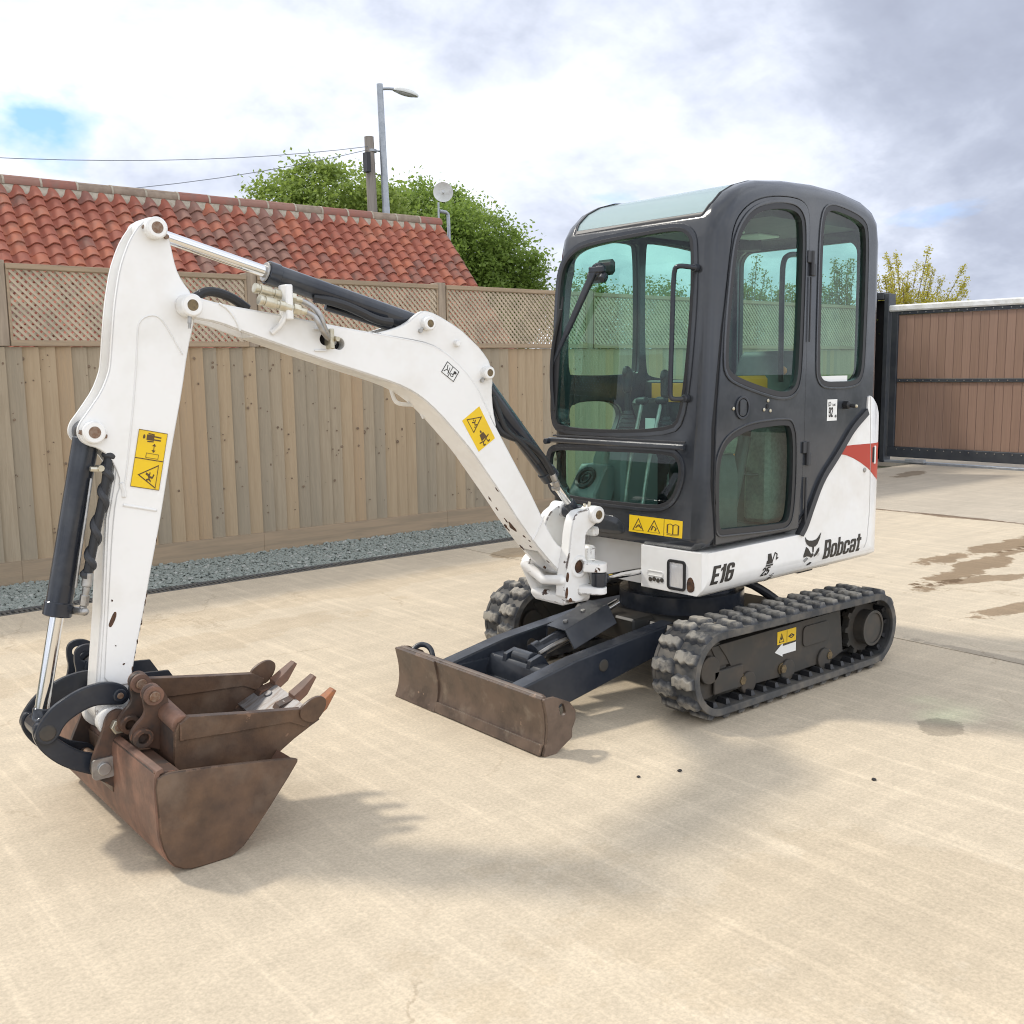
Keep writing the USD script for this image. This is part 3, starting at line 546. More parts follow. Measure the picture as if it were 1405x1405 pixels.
tree('broad green tree rising behind the middle of the tiled roof', (-8.6, -18.2, 0), 6.3,
     [(-8.5, -18, 4.9, 1.6, 1.3, 1.3), (-7.4, -18, 4.7, 1.1, 1.0, .95), (-6.75, -17.9, 4.5, .7, .8, .62), (-9.6, -18.2, 4.7, 1.1, 1.2, 1.1), (-8.4, -18, 3.6, 2.3, 1.4, 1.2), (-6.9, -18, 3.7, 1.0, .9, .8), (-10.3, -18.2, 4.2, .9, 1.0, 1.2)], 62000, .105, 'leaf_green', .17)
tree('rounded green tree filling the gap between roof end and cab', (-12.9, -18.4, 0), 5.9,
     [(-12.7, -18.4, 4.6, 1.35, 1.2, 1.15), (-13.9, -18.4, 3.9, 1.15, 1.1, 1.1), (-14.6, -18.4, 3.0, .9, 1.0, 1.0), (-11.8, -18.4, 4.3, .9, 1.0, 1.1), (-13.0, -18.4, 3.0, 1.9, 1.2, 1.2), (-11.6, -18.4, 3.1, 1.2, 1.0, 1.2)], 62000, .105, 'leaf_dark', .16)
tree('darker green tree set back between the two larger crowns', (-11.3, -20.0, 0), 6.0,
     [(-11.6, -20, 5.35, 1.5, 1.0, 1.05), (-12.9, -20, 5.25, 1.3, 1.0, 1.05), (-10.6, -20, 4.6, 1.4, 1.0, 1.2), (-12.2, -20, 4.4, 1.6, 1.0, 1.2)], 42000, .11, 'leaf_dark', .14)
def spray(name, label, base, shoots, n_leaf, size, mat, body, group):
    t = thing(name, label, 'shrub', base, group); b = np.array(base, float); stems = []; P = []
    for (ex, ey_, ez_) in shoots:
        e = b + [ex, ey_, ez_]; m = (b+e)/2 + np.array([ex*-.12, ey_*-.12, ez_*.10]) + rng.normal(0, .04, 3)
        path = chaikin([b+rng.normal(0, .06, 3)*[1, 1, 0], m, e], 3, False); stems.append(tube(path, [.012, .008, .003], 5, 0))
        k = int(n_leaf*.45/len(shoots)); tt = rng.uniform(.35, 1, k)
        Q = np.stack([np.interp(tt, np.linspace(0, 1, len(path)), path[:, i]) for i in range(3)], 1); P.append(Q + rng.normal(0, .030, (k, 3)))
    for (x, y, z, rx, ry, rz) in body:
        k = int(n_leaf*.55/len(body)); d = rng.normal(size=(k, 3)); d /= np.linalg.norm(d, axis=1, keepdims=True)
        P.append(b + [x, y, z] + d*(rng.uniform(.2, 1.05, (k, 1))**.5)*[rx, ry, rz] + rng.normal(0, .04, (k, 3)))
    obj('stems', join(*stems), 'shoot_bark', t); obj('foliage', leaves(np.vstack(P), size), mat, t, smooth=False)
def fan(n, rx, ry, h0, h1):
    out = []
    for _ in range(n):
        a = rng.uniform(0, 6.28); q = rng.uniform(.2, 1); out.append((rx*q*math.cos(a), ry*q*math.sin(a), rng.uniform(h0, h1)*(1.05-.2*q)))
    return out
spray('shrub', 'yellow green shrub with long arching shoots above the gate post', (-12.2, -5.85, 0), fan(44, .55, 1.15, 2.5, 3.40), 34000, .036, 'leaf_yellow', [(0, -.2, 2.0, .6, 1.0, .66), (0, .55, 1.9, .5, .75, .62), (0, .1, 2.25, .4, .8, .4), (0, -.5, 2.2, .4, .5, .4)], 'shrubs beyond the fence and gate')
for i, (x, h, lb) in enumerate(((-4.9, 2.62, 'sparse shrub behind the trellis seen through the front window left half'), (-6.2, 2.6, 'sparse shrub behind the trellis seen through the front window beside the grab rail'), (-7.6, 2.95, 'leafy shrub behind the trellis seen through the upper door window'), (-8.8, 3.05, 'leafy shrub behind the trellis seen at the right of the door window'), (-9.9, 3.15, 'twiggy shrub behind the trellis seen through the rear side window'))):
    spray('shrub', lb, (x, -5.6, 0), fan(26, .75, .3, h-.5, h), 9000, .038, 'leaf_hedge', [(0, 0, 1.95, .78, .3, .52), (.3, 0, 2.1, .45, .25, .45)], 'shrubs beyond the fence and gate')

# ------------------------------------------------------------------ sliding gate at the far end
GX = -10.4
gate = thing('sliding_gate', 'brown boarded sliding gate with dark steel frame and white top rail', 'gate', (GX, -3, 0))
y0, y1 = -4.96, 1.5
obj('stile', cbox(GX-.03, GX+.05, y0-.10, y0, .237, 2.213), 'gate_frame', gate); obj('stile', cbox(GX-.03, GX+.05, y1, y1+.1, .1, 2.26), 'gate_frame', gate)
obj('bottom_rail', cbox(GX-.03, GX+.06, y0-.10, y1, .085, .235), 'gate_frame', gate)
obj('middle_rail', cbox(GX-.01, GX+.045, y0, y1, 1.19, 1.235), 'gate_frame', gate)
obj('top_rail', cbox(GX-.06, GX+.075, y0-.16, y1, 2.215, 2.31, .02), 'gate_white', gate)
obj('top_strip', box(GX-.01, GX+.04, y0, y1, 2.165, 2.213), 'gate_frame', gate)
w = .122; n = int((y1-y0)/w)
for k in range(n):
    a = y0 + k*w
    for (za, zb) in ((.237, 1.188), (1.237, 2.163)):
        obj('board', cbox(GX-.005, GX+.022+rng.uniform(-.0015, .0015), a+.0025, a+w-.0025, za, zb, .004), 'gate_board_'+'abc'[int(rng.integers(0, 3))], gate, smooth=False)
bo = []
for k in range(n):
    for z, xx in ((.205, .06), (1.212, .045), (2.19, .04)): bo.append(cyl((GX+xx, y0+(k+.5)*w, z), (GX+xx+.006, y0+(k+.5)*w, z), .009, n=8))
obj('bolts', join(*bo), 'bare_steel', gate, kind='stuff')
obj('guide_track', union(cbox(GX-.05, GX+.07, y0-.35, 3, -.004, .03), cbox(GX+.08, GX+.14, -4.72, -4.42, .02, .07)), 'galvanised', gate)
gp = thing('gate_portal', 'dark steel portal post that the sliding gate runs into', 'gate post', (GX, -5.25, 0))
obj('post', cbox(GX-.10, GX+.10, -5.50, -5.38, 0, 2.52, .006), 'gate_frame', gp)
obj('post', cbox(GX+.11, GX+.23, -5.45, -5.30, 0, 2.50, .006), 'gate_frame', gp)
obj('post', cbox(GX-.10, GX+.09, -5.165, -5.09, 0, 2.48, .006), 'gate_frame', gp)
obj('cap', cbox(GX-.10, GX+.10, -5.378, -5.167, 2.40, 2.5, .006), 'gate_frame', gp)
obj('catch_plate', cbox(GX-.10, GX-.06, -5.378, -5.167, 0, 2.39), 'dark_void', gp)
wl = thing('boundary_wall', 'plain wall section continuing beyond the gate opening', 'wall', (-10.9, -7.5, 0))
obj('panel', box(-10.6, -10.52, -10, -5.6, 0, 1.9), 'timber_b', wl)

# ------------------------------------------------------------------ the mini excavator
ex = thing('mini_excavator', 'white and dark grey cabbed mini excavator with rubber tracks and a wide brown bucket', 'excavator', (0, 0, 0))
def part(name, mesh, mat, parent=None, smooth=35, **t): return obj(name, mesh, mat, parent or ex, smooth, **t)
# ---- rubber tracks: a belt round an idler and a sprocket, two staggered columns of lugs
CF, RF, CR, RR = np.array([.515, .200]), .172, np.array([-.625, .192]), .166
def belt_path(off=0., n=26):
    """Closed outer line of the belt in (x, z), clockwise seen from +y: top going back, round the sprocket, bottom going forward."""
    P = []
    for a in np.linspace(math.pi/2, 3*math.pi/2, n): P.append(CR + (RR+off)*np.array([math.cos(a), math.sin(a)]))
    for a in np.linspace(-math.pi/2, math.pi/2, n): P.append(CF + (RF+off)*np.array([math.cos(a), math.sin(a)]))
    return np.array(P)
def along(off=0.):
    P = belt_path(off, 60); Q = np.vstack([P, P[:1]]); s = np.r_[0, np.cumsum(np.linalg.norm(np.diff(Q, axis=0), axis=1))]
    def at(t):
        t = t % s[-1]; p = np.array([np.interp(t, s, Q[:, 0]), np.interp(t, s, Q[:, 1])])
        q = np.array([np.interp((t+.004) % s[-1], s, Q[:, 0]), np.interp((t+.004) % s[-1], s, Q[:, 1])]); d = q-p; return p, d/np.linalg.norm(d)
    return at, s[-1]
at, PERIM = along()
LUG = Polygon([(-.026, -.053), (.020, -.053), (.032, -.030), (.022, -.012), (.034, .012), (.020, .030), (.026, .053), (-.018, .053), (-.030, .028), (-.020, .008), (-.034, -.014), (-.020, -.032)])
def lug_mesh():
    h = [(LUG.buffer(.006, join_style=1), 0.0), (LUG, .010), (LUG.buffer(-.0045), .026), (LUG.buffer(-.009), .028)]
    ps = []
    for p, z in h:
        r = np.array(p.exterior.coords); s = np.r_[0, np.cumsum(np.linalg.norm(np.diff(r, axis=0), axis=1))]
        k0 = np.argmax(r[:-1, 0]*.2-r[:-1, 1]); r = np.vstack([np.roll(r[:-1], -k0, 0), r[k0:k0+1]])
        if Polygon(r).exterior.is_ccw is False: r = r[::-1]
        s = np.r_[0, np.cumsum(np.linalg.norm(np.diff(r, axis=0), axis=1))]; t = np.linspace(0, s[-1], 33)[:-1]
        ps.append(np.c_[np.interp(t, s, r[:, 0]), np.interp(t, s, r[:, 1]), np.full(32, z)])
    V = np.vstack(ps + [[[0, 0, .028]]]); F = []
    for k in range(3):
        for j in range(32):
            q = (j+1) % 32; F += [(k*32+j, k*32+q, (k+1)*32+q), (k*32+j, (k+1)*32+q, (k+1)*32+j)]
    for j in range(32): F.append((96+j, 96+(j+1) % 32, 128))
    return V, np.array(F)
LV, LF = lug_mesh()
def track(sy):
    yc = sy*.565; P = Polygon(belt_path(0)); Pi = Polygon(belt_path(-.022))
    rim = Polygon(belt_path(.003)); rim_i = Polygon(belt_path(-.027))
    b = part('track_belt', union(xz(P.difference(Pi), yc-.113, yc+.113), xz(rim.difference(rim_i), yc+.100, yc+.115), xz(rim.difference(rim_i), yc-.115, yc-.100)), 'rubber_track', label='near rubber track with dusty chunky lugs' if sy > 0 else 'far rubber track seen behind the blade arms')
    n = 34
    for col in (-1, 1):
        for k in range(n):
            t = (k + (.5 if col > 0 else 0))*PERIM/n; p, d = at(t); nrm = np.array([d[1], -d[0]])
            w = LV*[1, col, 1]*[1, 1, rng.uniform(.85, 1.05)]; w = np.stack([w[:, 0]*(1+.05*rng.normal()), w[:, 1], w[:, 2]-.002], 1)
            W = np.stack([p[0]+w[:, 0]*d[0]+w[:, 2]*nrm[0], yc+col*.056+w[:, 1], p[1]+w[:, 0]*d[1]+w[:, 2]*nrm[1]], 1)
            f = LF if np.linalg.det(np.array([[d[0], 0, d[1]], [0, col, 0], [nrm[0], 0, nrm[1]]])) > 0 else LF[:, ::-1]
            lg = part('tread_lug', (W, f), 'rubber_lug', b, smooth=40)
            pts = np.array(UsdGeom.Mesh(lg).GetPointsAttr().Get(), float); hh = (pts[:, 0]-p[0])*nrm[0] + (pts[:, 2]-p[1])*nrm[1]
            UsdGeom.PrimvarsAPI(lg).CreatePrimvar('wear', Sdf.ValueTypeNames.FloatArray, 'vertex').Set([float(x) for x in np.clip((hh-.014)/.010, 0, 1)])
    for k in range(40):     # steel guide teeth inside the belt
        t = k*PERIM/40; p, d = at(t); nrm = np.array([d[1], -d[0]]); c = p - nrm*.034
        m = xf(hull(box(-.014, .014, -.030, .030, -.001, .002), box(-.008, .008, -.022, .022, -.022, -.020)), np.array([[d[0], 0, nrm[0]], [0, 1, 0], [d[1], 0, nrm[1]]]), (p[0]-nrm[0]*.022, yc+.055, p[1]-nrm[1]*.022))
        part('guide_tooth', m, 'black_rubber', b, smooth=False)
    f = part('track_frame', union(xz(Polygon([(.49, .287), (.44, .205), (.31, .200), (.30, .287)]).buffer(.004), yc-.034, yc+.034), xz(Polygon([(.45, .294), (-.43, .302), (-.46, .10), (-.385, .078), (-.044, .070), (.46, .084), (.485, .18), (.37, .19), (.40, .235)]), yc-.038, yc+.038)), 'undercarriage')
    part('added_gap_plate', cbox(-.70, -.40, *sorted((yc-sy*.07, yc-sy*.05)), .06, .33, .004), 'underside_shade', f)  # dark plate added to close the bright gap between frame and sprocket
    o = yc+sy*.038
    part('tension_box', cbox(.30, .49, min(o, o+sy*.012), max(o, o+sy*.012), .088, .188), 'undercarriage', f)
    part('frame_cover', ext(rrect(-.335, .178, -.135, .272, .025), (0, o, 0), (1, 0, 0), (0, 0, 1), (0, 1, 0), *sorted((-.001*sy, .006*sy))), 'undercarriage', f, label='slightly raised cover plate with rusty rim')
    for (bx_, bz_) in ((.303, .115), (.018, .109), (-.335, .105)):
        part('bolt', union(cyl((bx_, o, bz_), (bx_, o+sy*.016, bz_), .020, n=6), cyl((bx_, o, bz_), (bx_, o+sy*.006, bz_), .026)), 'pin_brass', f)
    idl = part('idler_wheel', union(ytube(CF[0], CF[1], yc-.03, yc+.03, .128), ytube(CF[0], CF[1], yc-.05, yc+.05, .06)), 'undercarriage')
    sp_ = [Point(0, 0).buffer(.118)] + [affinity.rotate(Polygon([(.10, -.02), (.14, -.010), (.14, .010), (.10, .02)]), a, origin=(0, 0)) for a in np.arange(0, 360, 360/11)]
    spr = part('drive_sprocket', xz(affinity.translate(unary_union(sp_), CR[0], CR[1]), yc+.0, yc+.035), 'undercarriage')
    part('drive_hub', union(ytube(CR[0]-.005, CR[1], *sorted((yc-.04, yc+sy*.088)), .083, .01), ring((CR[0]-.005, yc+sy*.08, CR[1]), (CR[0]-.005, yc+sy*.094, CR[1]), .086, .074)), 'undercarriage', spr)
    for rx in (.26, -.02, -.30): part('track_roller', union(ytube(rx, .095, yc-.04, yc+.04, .038), ytube(rx, .095, yc+.02*sy, yc+.05*sy if sy > 0 else yc+.021*sy+.0001, .05) if sy > 0 else ytube(rx, .095, yc-.05, yc-.02, .05)), 'undercarriage')
    part('top_roller', ytube(-.05, .325, yc-.04, yc+.04, .022), 'undercarriage')
    if sy > 0:
        part('warning_decal', ext(rrect(-.085, .221, .053, .280, .003), (0, o, 0), (1, 0, 0), (0, 0, 1), (0, 1, 0), .0008, .0016), 'decal_yellow', f)
        A = Polygon([(.022, .228), (-.022 + .0, .228), (.0, .272)]).buffer(0)
        tri = affinity.translate(Polygon([(-.019, -.020), (.019, -.020), (0, .022)]), .022, .249)
        ink = unary_union([tri.difference(tri.buffer(-.003)), affinity.translate(Point(0, 0).buffer(.006), .022, .246), box_poly(.020, .243, .024, .256), box_poly(-.018, .225, -.016, .276), LineString([(-.03, .247), (-.05, .256), (-.07, .247), (-.05, .238), (-.03, .247)]).buffer(.0022), LineString([(-.035, .247), (-.066, .250)]).buffer(.0018)])
        part('decal_print', ext(ink, (0, o, 0), (1, 0, 0), (0, 0, 1), (0, 1, 0), .0018, .0024), 'decal_ink', f)
        part('arrow_decal', ext(Polygon([(.069, .190), (.012, .224), (.012, .210), (-.086, .213), (-.086, .172), (.012, .172), (.012, .162)]), (0, o, 0), (1, 0, 0), (0, 0, 1), (0, 1, 0), .0008, .0016), 'decal_white', f, label='white arrow pointing forward')
def box_poly(x0, z0, x1, z1): return Polygon([(x0, z0), (x1, z0), (x1, z1), (x0, z1)])
track(1); track(-1)
# ---- undercarriage, slew ring, blade
part('undercarriage', union(cbox(-.40, .42, -.33, .33, .17, .31, .02), cbox(-.30, -.14, -.50, .50, .17, .27, .01), cbox(.10, .26, -.50, .50, .17, .27, .01), cbox(.36, .50, -.16, .16, .22, .33, .01)), 'underside_shade')
part('slew_ring', union(cyl((0, 0, .30), (0, 0, .39), .30, n=48), cyl((0, 0, .38), (0, 0, .47), .26, n=48)), 'black_paint')
part('hose_loop', tube([(.05, .16, .47), (-.16, .26, .43), (-.26, .33, .36), (-.33, .40, .27)], .020), 'black_rubber')
part('hose_loop', tube([(.02, .12, .47), (-.20, .22, .42), (-.30, .30, .34), (-.36, .38, .25)], .017), 'black_rubber')
prof = chaikin([(1.324, .224), (1.309, .16), (1.304, .10), (1.312, .045), (1.331, .001)], 2, False)
plate = LineString(prof).buffer(.006, cap_style='flat')
bl = part('blade', union(xz(plate, -.484, .484), xz(LineString(prof+np.array([-.016, 0])).buffer(.01), -.47, .47) , ytube(1.312, .222, -.484, .484, .010)), 'blade_brown', label='brown worn dozer blade')
epl = Polygon([(1.333, .002), (1.316, .045), (1.309, .10), (1.313, .16), (1.329, .226), (1.27, .222), (1.20, .190), (1.168, .150), (1.168, .112), (1.186, .078), (1.186, .046), (1.27, .001)]).buffer(-.008).buffer(.008)
slot = affinity.rotate(rrect(1.222, .140, 1.250, .192, .0135), -18, origin='center')
part('end_plate', xz(epl.difference(slot), .484, .498), 'blade_brown', bl)
part('end_plate', xz(epl, -.498, -.484), 'blade_brown', bl)
part('wing_plate', xz(LineString(prof+np.array([.0085, 0])).buffer(.005, cap_style='flat'), -.499, -.20), 'blade_brown', bl, label='overlapping extension plate at the far end of the blade')
part('cutting_edge', xz(LineString([(1.336, .004), (1.325, .045)]).buffer(.0065, cap_style='flat'), -.197, .484), 'blade_brown', bl, label='reddish worn cutting edge')
part('pull_handle', tube([(1.295, -.44, .205), (1.255, -.435, .236), (1.235, -.40, .238), (1.235, -.36, .222), (1.25, -.33, .19)], .012), 'black_paint', bl)
for sy in (-1, 1):
    a = [sy*.195, sy*.275]; y0_, y1_ = min(a), max(a)
    ap = Polygon([(1.315, .055), (1.30, .19), (.95, .255), (.36, .315), (.33, .205), (.90, .135), (1.20, .045)])
    part('push_arm', hull(xz(ap.buffer(-.006), y0_, y1_), xz(ap, y0_+.006, y1_-.006)), 'black_paint', bl)
    part('arm_boss', ytube(.80, .205, y0_-.006, y1_+.006, .026), 'undercarriage', bl)
part('cross_web', union(cbox(1.06, 1.29, -.20, .20, .10, .125, .004), xz(Polygon([(1.30, .05), (1.30, .19), (1.05, .19), (1.05, .10)]), -.20, -.18), xz(Polygon([(1.30, .05), (1.30, .19), (1.05, .19), (1.05, .10)]), .18, .20), hull(cbox(.97, 1.05, -.19, .19, .12, .21, .01), cbox(1.04, 1.07, -.19, .19, .09, .16, .01))), 'black_paint', bl)
bc0, bc1 = np.array([1.00, 0, .215]), np.array([.44, 0, .375]); bd = (bc1-bc0)/np.linalg.norm(bc1-bc0)
part('blade_cylinder', union(ccyl(bc0+bd*.05, bc0+bd*.37, .034), ytube(bc0[0], bc0[2], -.055, .055, .036), ccyl(bc0+bd*.05, bc0+bd*.09, .044)), 'cylinder_black')
part('blade_cylinder_rod', cyl(bc0+bd*.36, bc1, .017), 'chrome')
for s in (-1, 1): part('cylinder_lug', xz(Polygon([(1.06, .12), (1.035, .222), (.985, .235), (.955, .195), (.97, .12)]).buffer(.01), s*.08-.012, s*.08+.012), 'black_paint')
gu, gv, gd = frame_of(bd); up_ = np.cross(bd, [0, 1.0, 0]); up_ = up_ if up_[2] > 0 else -up_
gs = Polygon([(-.095, -.035), (-.060, .052), (.060, .052), (.095, -.035), (.088, -.037), (.055, .046), (-.055, .046), (-.088, -.037)])
gpl = part('cylinder_guard', ext(gs, bc0+bd*.20, (0, 1, 0), up_, bd, 0, .27), 'black_paint', label='bent black guard plate over the blade cylinder')
for s in (.06, .17): part('guard_bolt', cyl(bc0+bd*(.20+s)+up_*.052, bc0+bd*(.20+s)+up_*.060, .011, n=6), 'bare_steel', gpl)
part('grease_pipe', tube([bc0+[-.03, .06, .03], bc0+[-.12, .05, .05], bc0+[-.2, .045, .06]], .008), 'bare_steel')

# ---- upper body (turned 2.4 degrees on its slew ring)
PHI = 2.41; RU = rot((0, 0, 1), PHI)
def U(m): return xf(m, RU)
def upart(name, mesh, mat, parent=None, smooth=35, **t): return part(name, U(mesh), mat, parent, smooth, **t)
def ybody(z): return .49 if z >= .56 else .49-.105+math.sqrt(max(0., .105**2-(.56-z)**2))
cs = [(ybody(z), z) for z in np.linspace(.455, .56, 9)] + [(.49, 1.4)]; cs = cs + [(-y, z) for y, z in cs[::-1]]
strip_pts = chaikin([(-.262, .664), (-.300, .700), (-.351, .79), (-.432, .914), (-.542, 1.0), (-.625, 1.075), (-.695, 1.139), (-.826, 1.214)], 2, False)
side = Polygon([(.452, .475), (.452, .664)] + [tuple(p) for p in strip_pts] + [(-.832, 1.285), (-.850, 1.292), (-.88, 1.280), (-.93, 1.245), (-.99, 1.18), (-1.05, 1.08), (-1.10, .95), (-1.13, .80), (-1.128, .68), (-1.10, .59), (-1.04, .51), (-.96, .470), (-.88, .456), (.36, .456)])
_t = np.linspace(0, np.pi/2, 24); _c = [(-.80-.33*math.sin(a)**(2/3.2), .49*max(0, math.cos(a))**(2/3.2)) for a in _t]
plan = Polygon([(.452, -.47), (.452, .47), (.432, .49)] + _c + [(x, -y) for x, y in _c[::-1]] + [(.432, -.49)]).buffer(0)
white = xz(side, -.5, .5) ^ ext(Polygon(cs), (0, 0, 0), (0, 1, 0), (0, 0, 1), (1, 0, 0), -1.3, .6) ^ ext(plan, (0, 0, 0), (1, 0, 0), (0, 1, 0), (0, 0, 1), .4, 1.4)
white = white - box(.335, .6, -.30, .135, .40, .80) - box(-.88, .33, -.40, .40, .664, 1.35)
seam = LineString([(-.852, 1.30), (-.866, 1.084), (-.880, .80), (-.882, .716), (-.863, .57), (-.82, .49), (-.786, .45)]).buffer(.0028)
white = white - xz(seam, .484, .6)
body = upart('body_panel', white, 'white_paint', label='white lower body and tail panels')
rd = Polygon([(-.605, 1.056), (-.72, 1.056), (-.85, 1.054), (-1.2, 1.05), (-1.2, .78), (-.930, .882), (-.851, .930), (-.78, .963), (-.709, .990), (-.64, 1.010), (-.565, 1.022)]).difference(LineString([(-.865, 1.1), (-.882, .716)]).buffer(.004))
red = (xz(rd, -.6, .6) ^ xf(ext(plan.buffer(.0012), (0, 0, 0), (1, 0, 0), (0, 1, 0), (0, 0, 1), .4, 1.4) ^ xz(side.buffer(.0012), -.6, .6))) - box(-1.3, .6, -.6, .0, .4, 1.4) - xf(ext(plan.buffer(-.004), (0, 0, 0), (1, 0, 0), (0, 1, 0), (0, 0, 1), .4, 1.4))
upart('tail_stripe', red, 'stripe_red', body)
upart('latch_recess', cbox(-.915, -.888, .455, .4895, .955, 1.035, .003), 'dark_void', body)
upart('tail_latch', cbox(-.924, -.908, .46, .491, .948, 1.04, .003), 'white_paint', body)
upart('panel_lock', ccyl((-.815, .488, .925), (-.815, .496, .925), .012), 'bare_steel', body)
upart('drain_plug', union(cbox(-.55, -.42, .30, .38, .44, .457), cbox(-.70, -.62, .30, .38, .445, .458)), 'undercarriage', body)
st = np.array(strip_pts); upart('rubber_strip', xz(LineString(np.vstack([[(-.262, .66)], st[1:]])).buffer(.017, cap_style='flat'), .470, .497), 'cab_trim', body)
def on_side(poly, mat, name, parent=body, lift=.0010, label=None):
    """A printed shape on the left flank: drawn in (x, z), draped on the body's curve."""
    m = xz(poly, 0, .0012).refine_to_length(.012); v, f = arr(m); v = v.copy(); v[:, 1] += [ybody(z)+lift for z in v[:, 2]]
    return upart(name, (v, f), mat, parent, smooth=False, label=label)
def letters(text, x0, z0, h, slant=0., squeeze=1., bold=True, width=None, fat=0.):
    """Lettering as a polygon in (x, z), reading towards -x (from the left flank)."""
    m = meshkit.text_mesh(text, h, .002, bold=bold); v, f = arr(m)
    keep = [t for t in f if v[t][:, 2].max()-v[t][:, 2].min() < 1e-6 and v[t][:, 2].mean() > .001]
    g = unary_union([Polygon(v[t][:, :2]).buffer(1e-5) for t in keep])
    if width: squeeze = width/(g.bounds[2]-g.bounds[0]); g = affinity.translate(g, -g.bounds[0], 0)
    g = affinity.scale(g, squeeze, 1, origin=(0, 0)).buffer(fat, join_style=2)
    g = affinity.affine_transform(g, [-1, -slant, 0, 1, x0, z0]); return g
def rr(x0, y0, x1, y1, r): return rrect(x0, y0, x1, y1, r)
def bxy(x0, y0, x1, y1): return box_poly(x0, y0, x1, y1)
_o = rr(0, 0, .46, .74, .16).difference(rr(.145, .12, .315, .62, .07)); _6 = rr(0, 0, .48, 1, .17).difference(rr(.16, .14, .32, .47, .06)).difference(rr(.16, .61, .32, .86, .06)).difference(bxy(.25, .61, .6, .72))
GLYPH = {'E': unary_union([bxy(0, 0, .17, 1), bxy(0, 0, .45, .15), bxy(0, .42, .41, .57), bxy(0, .85, .45, 1)]), '1': unary_union([bxy(.12, 0, .29, 1), Polygon([(.12, .88), (0, .80), (0, .67), (.12, .74)])]), '6': _6, '9': affinity.rotate(_6, 180, origin=(.24, .5)),
    'B': rr(0, 0, .49, 1, .13).union(bxy(0, 0, .2, 1)).difference(rr(.165, .14, .33, .43, .05)).difference(rr(.165, .57, .33, .86, .05)).difference(Polygon([(.44, .50), (.6, .44), (.6, .56)])),
    'o': _o, 'b': _o.union(bxy(0, 0, .15, 1)), 'c': _o.difference(bxy(.25, .28, .6, .47)), 'a': rr(0, 0, .46, .74, .14).union(bxy(.3, 0, .46, .5)).difference(rr(.14, .10, .31, .33, .05)).difference(bxy(-.1, .44, .31, .52)).difference(bxy(.14, .52, .31, .61)),
    't': unary_union([bxy(.09, 0, .245, .94), bxy(0, .60, .36, .74), bxy(.09, 0, .36, .13)]),
    '2': LineString([(.075, .70), (.075, .80), (.15, .915), (.33, .915), (.405, .80), (.405, .66), (.085, .13), (.085, .08), (.47, .08)]).buffer(.078, cap_style='flat'), '5': LineString([(.46, .92), (.09, .92), (.09, .55), (.30, .60), (.405, .48), (.405, .20), (.31, .08), (.15, .08), (.075, .17), (.075, .28)]).buffer(.078, cap_style='flat')}
def condensed(text, x0, z0, h, width, slant=0.):
    """Heavy condensed lettering in (x, z), reading towards -x."""
    out, x = [], 0.
    for ch in text:
        g = GLYPH[ch]; out.append(affinity.translate(g, x, 0)); x += g.bounds[2]+.075
    g = unary_union(out).simplify(.004).buffer(.006, join_style=2); k = width/g.bounds[2]
    return affinity.affine_transform(g, [-k, -slant*h, 0, h, x0, z0])
on_side(condensed('E16', .414, .524, .080, .150, .26), 'decal_ink', 'model_lettering')
on_side(condensed('25', .040, .507, .040, .056, .24), 'decal_ink', 'anniversary_lettering')
yv = affinity.rotate(letters('years', 0, 0, .030, 0, .72, False), 90-8, origin=(0, 0)); on_side(affinity.translate(yv, -.048, .507), 'decal_ink', 'anniversary_lettering')
mini = unary_union([Polygon([(.0, .575), (-.002, .606), (-.026, .606), (-.034, .575)]), Polygon([(.012, .560), (.006, .575), (-.040, .575), (-.036, .560)]), Polygon([(.016, .550), (.012, .557), (-.042, .557), (-.038, .550)]), LineString([(-.036, .570), (-.056, .606), (-.072, .597)]).buffer(.0025), LineString([(-.072, .597), (-.066, .575), (-.078, .580)]).buffer(.003)])
on_side(mini, 'decal_ink', 'anniversary_emblem')
on_side(condensed('Bobcat', -.462, .520, .092, .335, .13), 'decal_ink', 'maker_lettering')
def BX(pts): return Polygon([(-.283-(x/260.)*.157, .655-(y/440.)*.155) for x, y in pts])   # drawn on a 260 x 440 grid
cat = unary_union([BX([(25, 20), (45, 55), (80, 80), (130, 88), (180, 82), (205, 60), (250, 0), (236, 70), (215, 115), (200, 150), (170, 175), (140, 180), (90, 160), (50, 120), (30, 70)]),
    BX([(42, 155), (72, 185), (98, 235), (124, 290), (122, 322), (95, 302), (60, 286), (10, 294), (6, 270), (26, 212)]), BX([(130, 170), (152, 170), (149, 252), (134, 252)]),
    BX([(226, 200), (228, 245), (208, 278), (182, 304), (158, 318), (156, 290), (180, 262), (200, 222)]), BX([(92, 402), (120, 380), (148, 392), (134, 420), (100, 428), (86, 414)]),
    BX([(112, 262), (142, 262), (150, 286), (128, 314), (106, 300)])] + [BX([(a, b), (a+4, b+3), (c_+3, d_+3), (c_, d_)]) for a, b, c_, d_ in ((55, 300, 10, 335), (65, 310, 20, 352), (75, 318, 32, 365), (200, 275, 238, 292), (196, 285, 232, 306), (192, 294, 222, 316))])
on_side(cat, 'decal_ink', 'maker_emblem', label='black cat head emblem')
